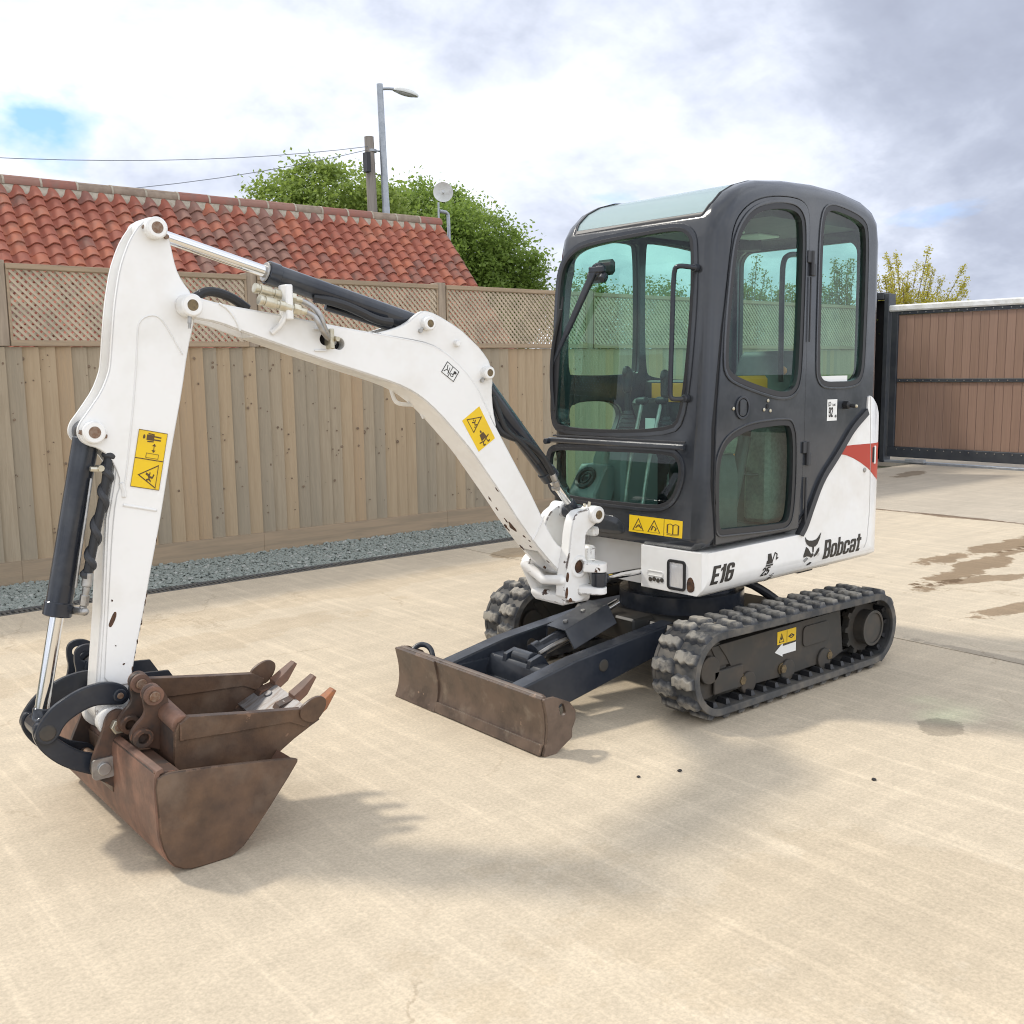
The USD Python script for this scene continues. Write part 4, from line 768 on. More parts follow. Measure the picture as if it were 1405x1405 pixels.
# headlight in the front face
xh = .4525
def front(poly, name, mat, x0, x1, parent=None, **t): return upart(name, ext(poly, (0, 0, 0), (0, 1, 0), (0, 0, 1), (1, 0, 0), x0, x1), mat, parent, **t)
hb = rrect(.288, .487, .388, .620, .018)
hl = front(hb.difference(hb.buffer(-.012)), 'headlight', 'black_rubber', xh-.02, xh+.006)
front(hb.buffer(-.0115), 'headlight_lens', 'lens_clear', xh-.01, xh+.002, hl)
front(rrect(.172, .532, .262, .556, .008).difference(rrect(.175, .535, .259, .553, .006)), 'cast_emblem', 'white_paint', xh-.002, xh+.002, body)
front(unary_union([Point(.19+.022*i, .515+.004*(i % 2)).buffer(.010) for i in range(4)]), 'key_holes', 'undercarriage', xh-.002, xh+.002, body)
front(Polygon(chaikin([(.392, .51), (.398, .548), (.418, .556), (.432, .535), (.436, .505), (.424, .489), (.400, .487)], 1)), 'paint_chip', 'paint_loss', xh-.004, xh+.0008, body)
# ---- frame nose and swing lugs
nose = union(cbox(.30, .345, -.30, .134, .46, .66, .01), cbox(.30, .50, -.30, .134, .455, .475, .006), hull(cbox(.33, .36, -.15, .120, .46, .662, .02), cbox(.54, .585, -.085, .085, .465, .70, .02)),
             hull(cyl((.70, .0, .664), (.70, 0, .716), .060), cbox(.50, .56, -.08, .082, .63, .712, .015)), hull(cyl((.70, 0, .44), (.70, 0, .485), .065), cbox(.50, .56, -.085, .085, .455, .485, .008)), ccyl((.66, .048, .69), (.66, .062, .69), .012))
nose = nose - cyl((.70, 0, .3), (.70, 0, .8), .03) - cyl((.36, .115, .535), (.25, .115, .535), .038)
part('frame_nose', U(nose), 'white_paint')
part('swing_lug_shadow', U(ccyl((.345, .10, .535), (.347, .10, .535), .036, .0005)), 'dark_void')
# ---- kingpost casting that carries the boom
near = chaikin([(.735, .850), (.812, .840), (.838, .775), (.850, .672), (.868, .611), (.880, .540), (.884, .470), (.795, .446), (.735, .470), (.72, .54), (.752, .60), (.756, .69), (.752, .748), (.70, .775), (.662, .80), (.67, .845)], 1)
far = chaikin([(.803, .812), (.738, .846), (.672, .850), (.637, .838), (.640, .75), (.652, .64), (.675, .50), (.72, .444), (.803, .442), (.845, .495), (.914, .600), (.915, .625), (.86, .66), (.83, .74)], 1)
kp = union(xz(Polygon(near).buffer(-.004), .066, .122), xz(Polygon(near), .070, .118), xz(Polygon(far), -.118, -.070), xz(Polygon(far).buffer(-.004), -.122, -.066),
           cbox(.70, .872, -.10, .10, .440, .492, .012), cbox(.665, .715, -.10, .10, .49, .68, .012), ccyl((.70, .0, .49), (.70, 0, .66), .062), cbox(.645, .685, -.10, .10, .72, .76, .01),
           ytube(.702, .822, .06, .150, .037, .006), ytube(.702, .822, -.14, -.06, .037, .006), ytube(.795, .605, -.15, .128, .05, .006),
           hull(cbox(.70, .80, .10, .13, .582, .626, .008), ccyl((.728, .175, .582), (.728, .175, .622), .034)), hull(cbox(.70, .80, .10, .13, .482, .522, .008), ccyl((.728, .175, .486), (.728, .175, .517), .034)),
           hull(sphere((.905, -.10, .60), .024), sphere((.892, .0, .545), .020)), hull(sphere((.892, .0, .545), .020), sphere((.872, .10, .555), .022)), hull(sphere((.905, -.10, .60), .024), sphere((.835, -.10, .468), .025)), hull(cbox(.82, .868, -.11, .11, .445, .475, .01), sphere((.86, -.09, .475), .02)))
kp = kp - box(.62, .70, -.05, .05, .49, .66) - ytube(.795, .605, .115, .14, .030)
kpp = part('kingpost', kp, 'white_chipped', label='white swing casting with chipped paint')
part('foot_pin', ytube(.795, .605, .09, .118, .029), 'paint_loss', kpp)
part('pin', ytube(.702, .822, .10, .1515, .021), 'pin_brass', kpp)
part('pin_bolt', union(ytube(.735, .862, .09, .10, .008), cyl((.715, .10, .855), (.71, .10, .875), .007)), 'zinc', kpp)
for j, (y_, pts) in enumerate(((.1222, [(.868, .585), (.872, .55), (.858, .545), (.852, .575), (.858, .592)]), (.1222, [(.872, .52), (.878, .488), (.866, .472), (.858, .50), (.862, .53)]), (.1222, [(.845, .482), (.862, .462), (.83, .455)]))):
    part('paint_chip', xz(Polygon(chaikin(pts, 2)), y_-.004, y_+.0006), 'paint_loss', kpp)
part('swing_cylinder', ccyl((.728, .175, .520), (.728, .175, .580), .033), 'cylinder_black')
part('swing_cylinder_rod', cyl((.728, .175, .55), RU @ np.array([.30, .105, .535]), .0155), 'chrome')
part('swing_rod_nut', ccyl((.70, .170, .549), (.675, .166, .548), .022, n=6), 'cylinder_black')
# ---- boom
upper = [(2.382, 1.680), (2.331, 1.669), (2.246, 1.655), (2.105, 1.637), (1.94, 1.609), (1.756, 1.582), (1.60, 1.562), (1.503, 1.546), (1.428, 1.511), (1.35, 1.452), (1.291, 1.387), (1.235, 1.290), (1.209, 1.243), (1.125, 1.109), (1.028, .959), (.955, .832), (.90, .737), (.855, .690), (.80, .665)]
lower = [(.745, .63), (.75, .575), (.80, .552), (.845, .568), (.957, .677), (1.064, .80), (1.16, .929), (1.254, 1.047), (1.314, 1.123), (1.386, 1.198), (1.472, 1.283), (1.547, 1.343), (1.621, 1.382), (1.709, 1.412), (1.962, 1.485), (2.251, 1.577), (2.335, 1.606), (2.403, 1.616), (2.45, 1.625), (2.475, 1.66), (2.455, 1.69), (2.42, 1.695)]
bp = Polygon(chaikin(upper + lower, 1)); HB = .070
boom = hull_free = xz(bp.buffer(-.004), -HB, HB) + xz(bp, -HB+.004, HB-.004)
boom = boom - box(2.20, 2.60, -.0535, .0535, 1.5, 1.85)                           # fork for the arm
slotp = LineString([(1.948, 1.556), (1.893, 1.541)]).buffer(.021)
boom = boom - xz(slotp, .03, .09) - xz(LineString([(.86, .60), (.94, .69)]).buffer(.02), -.045, .045)
bm = part('boom', boom + ytube(2.435, 1.657, .052, .112, .036, .005) + ytube(2.435, 1.657, -.112, -.052, .036, .005), 'white_paint', label='white curved boom')
part('slot_shade', xz(slotp.buffer(-.001), .031, .034), 'dark_void', bm)  # dark sheet set in the slot for the shade inside it
gus = Polygon(chaikin([(1.749, 1.578), (1.658, 1.597), (1.604, 1.617), (1.562, 1.647), (1.537, 1.662), (1.515, 1.665), (1.477, 1.656), (1.421, 1.631), (1.36, 1.60), (1.308, 1.562), (1.259, 1.523), (1.212, 1.468), (1.203, 1.398), (1.209, 1.365), (1.205, 1.292), (1.185, 1.20), (1.25, 1.26), (1.33, 1.38), (1.45, 1.49), (1.60, 1.545)], 1))
for s in (1, -1):
    a = sorted((s*.046, s*.064))
    part('pin_bracket', xz(gus, *a) + xz(gus.buffer(-.003), *sorted((s*.044, s*.066))), 'white_paint', bm)
    for (x, z) in ((1.517, 1.617), (1.239, 1.432)):
        part('pin_boss', ytube(x, z, *sorted((s*.060, s*.096)), .0255, .004), 'white_paint', bm); part('pin', ytube(x, z, *sorted((s*.08, s*.0968)), .0145, .001), 'pin_brass', bm)
    part('stop_peg', ytube(1.381, 1.545, *sorted((s*.060, s*.085)), .0125, .003), 'white_paint', bm)
    part('pin', ytube(2.435, 1.657, *sorted((s*.09, s*.1128)), .0185, .0012), 'pin_brass', bm)
for (x, z) in ((1.548, 1.590), (1.262, 1.402)): part('grease_bolt', union(cyl((x, .064, z), (x, .078, z), .0075, n=8), cyl((x-.010, .072, z+.008), (x+.002, .072, z-.003), .006, n=8)), 'bare_steel', bm)
part('grease_nipple', union(cyl((2.443, .10, 1.622), (2.445, .10, 1.60), .007, n=8), cyl((2.444, .10, 1.60), (2.446, .10, 1.585), .005, n=8)), 'bare_steel', bm)
def weld(name, pts, y, r, parent, mat='white_paint'): return part(name, tube([(x, y, z) for x, z in pts], r, 6, 1), mat, parent)
weld('weld_bead', [(1.756, 1.578), (1.60, 1.556), (1.503, 1.540), (1.428, 1.505), (1.35, 1.446), (1.291, 1.381), (1.22, 1.262)], .0665, .0045, bm)
weld('weld_bead', [(2.330, 1.668), (2.300, 1.650), (2.275, 1.615), (2.262, 1.580)], .0700, .0040, bm)
weld('weld_bead', [(.945, .835), (.985, .768), (1.01, .740)], .0700, .0035, bm)
part('step_bracket', tube([(1.60, -.062, 1.38), (1.585, -.062, 1.330), (1.56, -.062, 1.316), (1.48, -.062, 1.312), (1.45, -.062, 1.26)], .008), 'white_paint', bm)
def decal(name, pts, y, mat, parent, d=.0008): return part(name, xz(Polygon(pts), y, y+d), mat, parent, smooth=False)
dq = np.array([(1.362, 1.249), (1.277, 1.302), (1.201, 1.173), (1.284, 1.124)])     # crush warning, corners clockwise from top left of the print
def quad(q, p):
    """Polygon p drawn on the unit square (0,0 top left) mapped into the four corners q."""
    q = np.asarray(q, float)
    f = lambda u, v: tuple(q[0]*(1-u)*(1-v) + q[1]*u*(1-v) + q[2]*u*v + q[3]*(1-u)*v)
    g = p if hasattr(p, 'geom_type') else Polygon(p); out = []
    for h in (g.geoms if hasattr(g, 'geoms') else [g]):
        out.append(Polygon([f(*c) for c in h.exterior.coords], [[f(*c) for c in i.coords] for i in h.interiors]).buffer(0))
    return unary_union(out)
def stroke(pts, w): return LineString(pts).buffer(w, cap_style='flat')
def tri_ink(p, w): t = Polygon(p); return t.difference(t.buffer(-w))
wd = decal('warning_decal', dq, HB+.0003, 'decal_yellow', bm)
ink = [tri_ink([(.12, .44), (.50, .06), (.90, .44)], .028) if False else tri_ink([(.20, .05), (.90, .27), (.20, .49)], .026),
       stroke([(.36, .22), (.47, .27), (.42, .33), (.52, .36)], .018), stroke([(.47, .27), (.56, .23)], .015), Point(.47, .20).buffer(.022), stroke([(.34, .36), (.44, .40)], .012),
       Point(.52, .585).buffer(.040), Polygon([(.40, .64), (.62, .63), (.68, .80), (.36, .82)]), stroke([(.22, .83), (.46, .86), (.80, .78)], .016), stroke([(.42, .84), (.36, .95), (.46, .96)], .02), stroke([(.60, .82), (.64, .94), (.74, .93)], .02)]
part('decal_print', xz(quad(dq, unary_union(ink)), HB+.0013, HB+.0018), 'decal_brown', wd, smooth=False)
dw = np.array([(1.457, 1.438), (1.427, 1.478), (1.372, 1.437), (1.400, 1.399)])
wd = decal('grease_chart', dw, HB+.0003, 'decal_white', bm)
bxp = box_poly(0, 0, 1, 1)
ink = [bxp.difference(bxp.buffer(-.045)), stroke([(0, .5), (1, .5)], .02), stroke([(.2, .1), (.5, .25), (.8, .15)], .025), stroke([(.5, .25), (.35, .45)], .025), stroke([(.2, .42), (.75, .35)], .02), Point(.35, .68).buffer(.13).difference(Point(.35, .68).buffer(.08)), Point(.7, .80).buffer(.11), stroke([(.42, .72), (.68, .78)], .04)]
part('decal_print', xz(quad(dw, unary_union(ink)), HB+.0013, HB+.0018), 'decal_ink', wd, smooth=False)
# worn spots on the boom's underside: thin flakes lying on the lower plate
def on_lower(i, t, y, l, w):
    a, c = np.array(lower[i]), np.array(lower[i+1]); p = a+(c-a)*t; d = (c-a)/np.linalg.norm(c-a); nrm = np.array([d[1], -d[0]])
    sh = affinity.scale(Point(0, 0).buffer(1, quad_segs=3), l, w); sh = Polygon([(x*(1+.35*rng.normal()), z*(1+.3*rng.normal())) for x, z in np.array(sh.exterior.coords)[:-1]]).buffer(.0008)
    return ext(sh, (p[0], y, p[1]), (d[0], 0, d[1]), (0, 1, 0), (nrm[0], 0, nrm[1]), -.006, .0006)
for i, t, y, l, w_ in ((5, .9, -.035, .012, .005), (5, .55, -.030, .010, .004), (5, .15, -.02, .012, .005), (4, .85, -.052, .024, .008), (4, .9, -.005, .022, .013), (4, .6, .03, .007, .005), (4, .45, .045, .006, .004), (4, .2, .02, .006, .005), (4, .1, -.055, .014, .006), (6, .3, .062, .012, .004), (3, .6, .055, .008, .004), (3, .2, -.02, .007, .004)):
    part('paint_chip', on_lower(i, t, y, l, w_), 'paint_loss', bm)
# hydraulic couplers and their pipes on the boom's flank
cp = part('coupler_bracket', union(ext(Polygon([(0, -.02), (.10, -.03), (.115, .0), (.09, .05), (.095, .085), (.075, .085), (.066, .05), (.08, .005), (.02, -.005)]), (2.153, .088, 1.585), (-.35, 0, .94), (0, 1, 0) if False else (-.94, 0, -.30), (0, 1, 0), -.018, .018)) if False else union(tube([(2.150, .071, 1.575), (2.125, .090, 1.60), (2.105, .100, 1.64), (2.098, .085, 1.69), (2.100, .065, 1.728)], .010, 8), cbox(2.085, 2.112, .055, .112, 1.618, 1.735, .004)), 'white_paint', bm)
for y_, (x0, z0) in ((.068, (2.205, 1.722)), (.098, (2.205, 1.682))):
    a = np.array([x0, y_, z0]); d = np.array([-.977, 0, -.21]); seg = [(0, .012, .0175), (.012, .020, .015), (.020, .060, .0185), (.060, .072, .014), (.072, .118, .017), (.118, .128, .013), (.128, .150, .016), (.150, .176, .0125)]
    part('coupler', union(*[ccyl(a+d*s0, a+d*s1, r, .0015, 20) for s0, s1, r in seg], *[cyl(a+d*.125, a+d*.150, .0195, n=6)]), 'zinc', cp)
    e = a+d*.17; part('coupler_pipe', tube([e, e+[-.035, .003, -.012], [1.985 if y_ < .09 else 2.0, .104 if y_ < .09 else .112, 1.645 if y_ < .09 else 1.62], [1.965 if y_ < .09 else 1.972, .104 if y_ < .09 else .11, 1.585 if y_ < .09 else 1.57], [1.935, .085, 1.552], [1.905, .055, 1.545]], .0095, 10), 'bare_steel', cp)
part('pipe_clamp', cbox(1.930, 1.946, .058, .106, 1.522, 1.592, .003), 'zinc', cp); part('clamp_bolt', cyl((1.924, .10, 1.556), (1.924, .118, 1.556), .009, n=6), 'zinc', cp)
for z in (1.59, 1.517): part('weld_tab', cbox(1.945, 1.992, .069, .0765, z-.002, z+.003, .001), 'white_paint', bm)
# ---- boom cylinder and dipper cylinder
p0, p1 = np.array([1.239, 0, 1.432]), np.array([.702, 0, .822]); d = (p1-p0)/np.linalg.norm(p1-p0)
part('boom_cylinder', union(ccyl(p0+d*.02, p0+d*.595, .036, .004), ytube(p0[0], p0[2], -.044, .044, .034), ccyl(p0+d*.555, p0+d*.600, .041, .003)), 'cylinder_black')
part('boom_cylinder_rod', cyl(p0+d*.59, p1, .0185), 'chrome')
part('rod_eye', union(ytube(p1[0], p1[2], -.055, .055, .033), ccyl(p1-d*.06, p1, .026)), 'cylinder_black')
part('hydraulic_hose', tube([(1.20, .03, 1.30), (1.165, .052, 1.20), (1.12, .058, 1.175), (1.03, .058, 1.150), (.95, .058, 1.095), (.90, .058, 1.03), (.880, .055, 1.0)], .0145, 10), 'black_rubber')
part('hydraulic_hose', tube([(1.19, .045, 1.34), (1.165, .06, 1.26), (1.14, .062, 1.20), (1.06, .064, 1.15), (.97, .062, 1.06)], .012, 10), 'black_rubber')
part('hose_fitting', union(ccyl((.885, .056, 1.008), (.868, .056, .975), .014), ccyl((.868, .056, .975), (.855, .055, .95), .016, n=6), ccyl((.850, .02, .94), (.850, .058, .94), .011)), 'bare_steel')
q0, q1 = np.array([1.517, 0, 1.617]), np.array([2.525, 0, 1.890]); d = (q1-q0)/np.linalg.norm(q1-q0)
part('dipper_cylinder', union(ccyl(q0+d*.02, q0+d*.625, .0375, .004), ytube(q0[0], q0[2], -.042, .042, .036), ccyl(q0+d*.585, q0+d*.63, .0405, .003), ccyl(q0+d*.07+[0, 0, -.045], q0+d*.40+[0, 0, -.05], .012)), 'cylinder_black')
part('cylinder_cap', ccyl(q0+d*.63, q0+d*.637, .034, .002), 'bare_steel')
part('dipper_cylinder_rod', cyl(q0+d*.63, q1-d*.02, .0205), 'chrome')
part('rod_eye', union(ytube(q1[0], q1[2], -.034, .034, .034), ccyl(q1-d*.05, q1, .024)), 'white_paint')
part('hydraulic_hose', tube([(1.66, .05, 1.62), (1.72, .05, 1.625), (1.82, .045, 1.668), (1.90, .040, 1.69), (1.96, .02, 1.70)], .016, 10), 'black_rubber')
part('hydraulic_hose', tube([(2.37, -.03, 1.69), (2.32, -.035, 1.718), (2.24, -.04, 1.70), (2.18, -.04, 1.66)], .016, 10), 'black_rubber')
# ---- arm
arm_l = [(2.562, 1.905), (2.593, 1.862), (2.613, 1.821), (2.634, 1.766), (2.648, 1.704), (2.659, 1.648), (2.671, 1.563), (2.682, 1.476), (2.690, 1.445), (2.713, 1.395), (2.743, 1.354), (2.765, 1.325), (2.787, 1.298), (2.795, 1.270), (2.785, 1.245), (2.764, 1.230), (2.738, 1.222), (2.709, 1.199), (2.690, 1.166), (2.675, 1.11)]
arm_r = [(2.485, 1.890), (2.477, 1.870), (2.470, 1.83), (2.460, 1.774), (2.443, 1.736), (2.415, 1.700), (2.400, 1.66), (2.412, 1.60), (2.437, 1.515), (2.464, 1.382), (2.493, 1.266), (2.523, 1.14), (2.551, 1.013), (2.566, .95), (2.597, .829), (2.631, .687), (2.664, .565), (2.684, .475)]
ap = Polygon(chaikin(arm_r + [(2.69, .465), (2.768, .475), (2.757, .58), (2.733, .78), (2.713, .95), (2.695, 1.06)] + arm_l[::-1] + [(2.53, 1.920), (2.50, 1.912)], 1))
HA = .050
lowarm = Polygon([(2.452, 1.45), (2.493, 1.266), (2.523, 1.14), (2.551, 1.013), (2.597, .829), (2.631, .687), (2.664, .565), (2.690, .45), (2.700, .36), (2.735, .325), (2.775, .335), (2.798, .40), (2.786, .51), (2.760, .70), (2.744, .85), (2.728, 1.0), (2.705, 1.10), (2.685, 1.20), (2.655, 1.45)])
web = ap.buffer(-.022).intersection(box_poly(2.3, 1.0, 2.9, 1.84))
arm_m = union(xz(lowarm, -HA+.010, HA-.010), xz(lowarm.buffer(-.010), -HA, HA), xz(lowarm.buffer(-.003), -HA+.003, HA-.003), xz(web, -HA+.004, HA-.012))
am = part('arm', arm_m, 'white_paint', label='white dipper arm standing nearly upright')
for s in (1, -1):
    part('side_plate', xz(ap, *sorted((s*(HA-.011), s*(HA+.0015)))) + xz(ap.buffer(-.002), *sorted((s*(HA-.011), s*(HA+.0032)))), 'white_paint', am)
    part('pin_boss', ytube(2.525, 1.890, *sorted((s*.045, s*.090)), .0335, .005), 'white_paint', am); part('pin', ytube(2.525, 1.890, *sorted((s*.07, s*.0908)), .0185, .001), 'pin_steel', am)
    part('pin_boss', ytube(2.749, 1.271, *sorted((s*.045, s*.074)), .0345, .004), 'white_paint', am); part('pin', ytube(2.749, 1.271, *sorted((s*.07, s*.0748)), .0185, .001), 'pin_steel', am)
    part('pin_boss', ytube(2.755, .365, *sorted((s*.045, s*.085)), .048, .004), 'white_chipped', am)
part('pin_spacer', ytube(2.525, 1.890, -.05, .05, .036), 'white_paint', am)
part('end_bush', ytube(2.745, .40, -.056, .056, .055, .006) , 'white_chipped', am, label='worn white arm end with paint scraped off')
for (x, z) in ((2.782, 1.272), (2.716, 1.258)): part('lock_bolt', union(cyl((x, .05, z), (x, .060, z), .0075, n=8), cyl((x-.008, .054, z-.002), (x+.008, .054, z+.002), .006, n=8)), 'pin_steel', am)
for (x, z) in ((2.554, 1.893), (2.487, 1.868)): part('lock_bolt', cyl((x, .05, z), (x, .064, z), .0075, n=8), 'pin_steel', am)
weld('weld_bead', [(2.666, 1.087), (2.651, 1.167), (2.624, 1.326), (2.603, 1.476), (2.593, 1.581), (2.586, 1.605), (2.566, 1.622), (2.537, 1.627), (2.516, 1.614), (2.496, 1.582), (2.455, 1.505)], HA+.0022, .0032, am)
weld('weld_bead', [(2.673, 1.040), (2.569, 1.013)], HA+.001, .0055, am)
weld('weld_bead', [(2.674, 1.11), (2.667, 1.083), (2.668, 1.065)], HA+.001, .008, am)
dq = np.array([(2.608, 1.275), (2.518, 1.255), (2.557, 1.076), (2.647, 1.097)]); Y_ = HA+.0036
wd = decal('warning_decal', dq, Y_, 'decal_yellow', am)
ink = [stroke([(0, .495), (1, .495)], .008), bxp.difference(bxp.buffer(-.010)), Point(.21, .115).buffer(.038), Polygon([(.30, .07), (.56, .07), (.56, .165), (.30, .165)]), stroke([(.56, .09), (.80, .095)], .012), stroke([(.56, .145), (.80, .145)], .012), stroke([(.34, .05), (.56, .06)], .010), stroke([(.34, .19), (.56, .18)], .010),
       stroke([(.60, .235), (.60, .345)], .012), Polygon([(.60, .21), (.53, .255), (.67, .255)]), Polygon([(.60, .37), (.53, .325), (.67, .325)]), box_poly(.36, .385, .80, .470).difference(box_poly(.375, .393, .785, .462)),
       tri_ink([(.18, .78), (.86, .56), (.86, .98)], .020), stroke([(.46, .74), (.55, .76), (.60, .82)], .02), stroke([(.60, .71), (.58, .79), (.70, .80), (.74, .74)], .018), stroke([(.50, .85), (.60, .83), (.66, .87)], .016)]
part('decal_print', xz(quad(dq, unary_union(ink)), Y_+.0010, Y_+.0015), 'decal_brown', wd, smooth=False)
for pts in ([(2.715, .705), (2.722, .706), (2.738, .672), (2.739, .662), (2.732, .664), (2.720, .690)], [(2.724, .745), (2.729, .746), (2.728, .740)], [(2.722, .60), (2.725, .60), (2.724, .596)], [(2.700, .535), (2.704, .536), (2.703, .531)]):
    part('paint_chip', xz(Polygon(chaikin([(x+rng.normal(0, .0012), z+rng.normal(0, .0012)) for x, z in pts], 1)).buffer(.0012), HA-.002, HA+.0040), 'paint_loss', am)
ec = []
for k in range(26):    # paint worn along the arm's trailing edge
    t = rng.uniform(.0, 1)**.7; z = 1.0-.52*t; x = np.interp(z, [.45, .565, .687, .829, 1.013], [2.690, 2.664, 2.631, 2.597, 2.551]); ec.append(xf(m3.Manifold.sphere(1, 8), np.diag([.0030, .0030, rng.uniform(.002, .020)]), (x+.0016, HA-.0015+rng.normal(0, .002), z)))
part('edge_wear', join(*ec), 'paint_loss', am, kind='stuff')
# ---- bucket cylinder, hose, links
k0, k1 = np.array([2.749, 0, 1.271]), np.array([2.953, 0, .378]); d = (k1-k0)/np.linalg.norm(k1-k0)
part('bucket_cylinder', union(ccyl(k0+d*.02, k0+d*.568, .039, .004), ytube(k0[0], k0[2], -.036, .036, .036), ccyl(k0+d*.53, k0+d*.575, .0435, .003)), 'cylinder_black')
part('bucket_cylinder_rod', cyl(k0+d*.57, k1-d*.02, .0215), 'chrome')
part('rod_eye', union(ytube(k1[0], k1[2], -.045, .045, .032), ccyl(k1-d*.055, k1, .026)), 'cylinder_black')
hz = []; base_ = chaikin([(2.700, .035, 1.20), (2.715, .055, 1.14), (2.728, .055, 1.08), (2.757, .055, .98), (2.778, .055, .90), (2.795, .055, .835)], 3, False)
part('hydraulic_hose', tube(base_, .014, 10, 0), 'black_rubber')
tt = np.linspace(0, 1, 90); sp = np.stack([np.interp(tt, np.linspace(0, 1, len(base_)), base_[:, i]) for i in range(3)], 1)
ang = tt*2*math.pi*5.2; sp = sp + np.stack([np.cos(ang), np.sin(ang), np.zeros(90)], 1)*.0115
part('spiral_wrap', tube(sp, .0115, 8, 0), 'cab_trim')
part('hose_fitting', union(ccyl((2.793, .055, .842), (2.800, .055, .80), .0155, .002), ccyl((2.800, .055, .80), (2.806, .055, .77), .011, .001), ccyl((2.806, .055, .775), (2.812, .052, .742), .0145, .002, 6), ccyl((2.812, .05, .742), (2.814, .05, .726), .011), ccyl((2.814, .062, .724), (2.83, .012, .722), .0125), sphere((2.813, .062, .724), .013)), 'bare_steel')
part('cylinder_pipe', tube([(2.760, .045, 1.13), (2.785, .052, 1.02), (2.805, .052, .93), (2.83, .048, .80)], .0045, 6), 'bare_steel')
part('pipe_clip', union(cyl((2.735, .03, 1.16), (2.735, .068, 1.16), .010, n=8), cyl((2.765, .055, 1.160), (2.72, .055, 1.156), .008, n=8)), 'zinc')
guide = Polygon(chaikin([(2.704, .452), (2.716, .478), (2.767, .500), (2.835, .496), (2.888, .478), (2.944, .447), (2.986, .392), (2.990, .36), (2.955, .335), (2.925, .352), (2.904, .392), (2.862, .417), (2.81, .433), (2.757, .422), (2.725, .415), (2.706, .430)], 2))
blink = Polygon(chaikin([(2.975, .41), (2.992, .385), (2.985, .345), (2.960, .302), (2.910, .252), (2.839, .212), (2.801, .195), (2.770, .205), (2.768, .24), (2.79, .262), (2.821, .274), (2.855, .288), (2.906, .330), (2.932, .36), (2.945, .40)], 2))
for s in (1, -1):
    a = lambda p, q: sorted((s*p, s*q))
    lk = part('guide_link', xz(guide, *a(.0765, .0905)) + xz(guide.buffer(-.003), *a(.0745, .0925)), 'black_paint'); part('pin', ytube(2.735, .449, *a(.088, .101), .021, .003), 'black_paint', lk); part('pin_bolt', ytube(2.735, .449, *a(.10, .1035), .010, .001), 'pin_steel', lk)
    lk = part('bucket_link', xz(blink, *a(.058, .074)) + xz(blink.buffer(-.003), *a(.056, .076)), 'black_paint'); part('pin', ytube(2.953, .378, *a(.07, .096), .025, .003), 'undercarriage', lk)
part('link_pin', ytube(2.953, .378, -.09, .09, .018), 'pin_steel'); part('guide_pin', ytube(2.735, .449, -.09, .09, .018), 'pin_steel')
part('link_bridge', hull(ytube(2.84, .245, -.058, .058, .014), ytube(2.90, .285, -.058, .058, .014)), 'black_paint')
# ---- buckets: a bent floor plate between two cheeks, hanger ears and pins
def bucket(add, path, cheek, y0, y1, mats, t=.010, band=None):
    fl = LineString(path).buffer(t/2, cap_style='flat'); sh = add('shell', xz(fl, y0+.004, y1-.004), mats[0])
    ch = Polygon(cheek)
    for (a, c) in ((y0, y0+.011), (y1-.011, y1)): add('cheek', xz(ch, a, c), mats[1], sh)
    return sh
bpath = chaikin([(2.748, .322), (2.772, .315), (2.773, .20), (2.770, .105), (2.747, .040), (2.70, .010), (2.63, .006), (2.535, .012), (2.46, .090), (2.337, .246)], 2, False)
bb = part('bucket', xz(LineString(bpath).buffer(.006, cap_style='flat'), -.458, .474), 'bucket_rust', label='wide brown ditching bucket attached to the arm')
bcheek = Polygon(chaikin([(2.776, .300), (2.772, .20), (2.770, .105), (2.745, .036), (2.70, .004), (2.63, .000), (2.540, .002), (2.46, .085), (2.330, .236), (2.329, .252), (2.40, .266), (2.56, .290), (2.69, .307), (2.745, .312)], 1))
for a, c in ((-.470, -.457), (.466, .479)): part('cheek', xz(bcheek.buffer(-.002), a, c) + xz(bcheek, a+.002, c-.002), 'bucket_brown', bb, label='brown side plate of the wide bucket')
part('top_flange', xz(Polygon([(2.772, .318), (2.700, .308), (2.700, .298), (2.772, .306)]), -.457, .466), 'bucket_dark', bb)
ear = Polygon(chaikin([(2.70, .30), (2.712, .385), (2.745, .415), (2.785, .400), (2.800, .345), (2.838, .27), (2.845, .22), (2.80, .185), (2.772, .16), (2.768, .14)], 2))
for s in (1, -1):
    e = part('hanger_ear', xz(ear, *sorted((s*.098, s*.116))), 'bucket_dark', bb)
    part('pin_nut', ytube(2.757, .362, *sorted((s*.116, s*.138)), .024, .002, 6), 'zinc', e); part('pin', ytube(2.757, .362, *sorted((s*.136, s*.142)), .013, .001), 'pin_steel', e)
    part('pin_plate', xz(rrect(2.770, .205, 2.842, .270, .014), *sorted((s*.116, s*.124))), 'bare_steel', e); part('pin', ytube(2.807, .237, *sorted((s*.12, s*.134)), .020, .002), 'bare_steel', e)
part('bucket_pin', ytube(2.757, .362, -.12, .12, .018), 'pin_steel', bb); part('bucket_pin', ytube(2.807, .237, -.12, .12, .018), 'pin_steel', bb)
part('back_stiffener', xz(Polygon([(2.780, .30), (2.781, .15), (2.776, .15), (2.776, .30)]), -.11, .11), 'bucket_brown', bb)
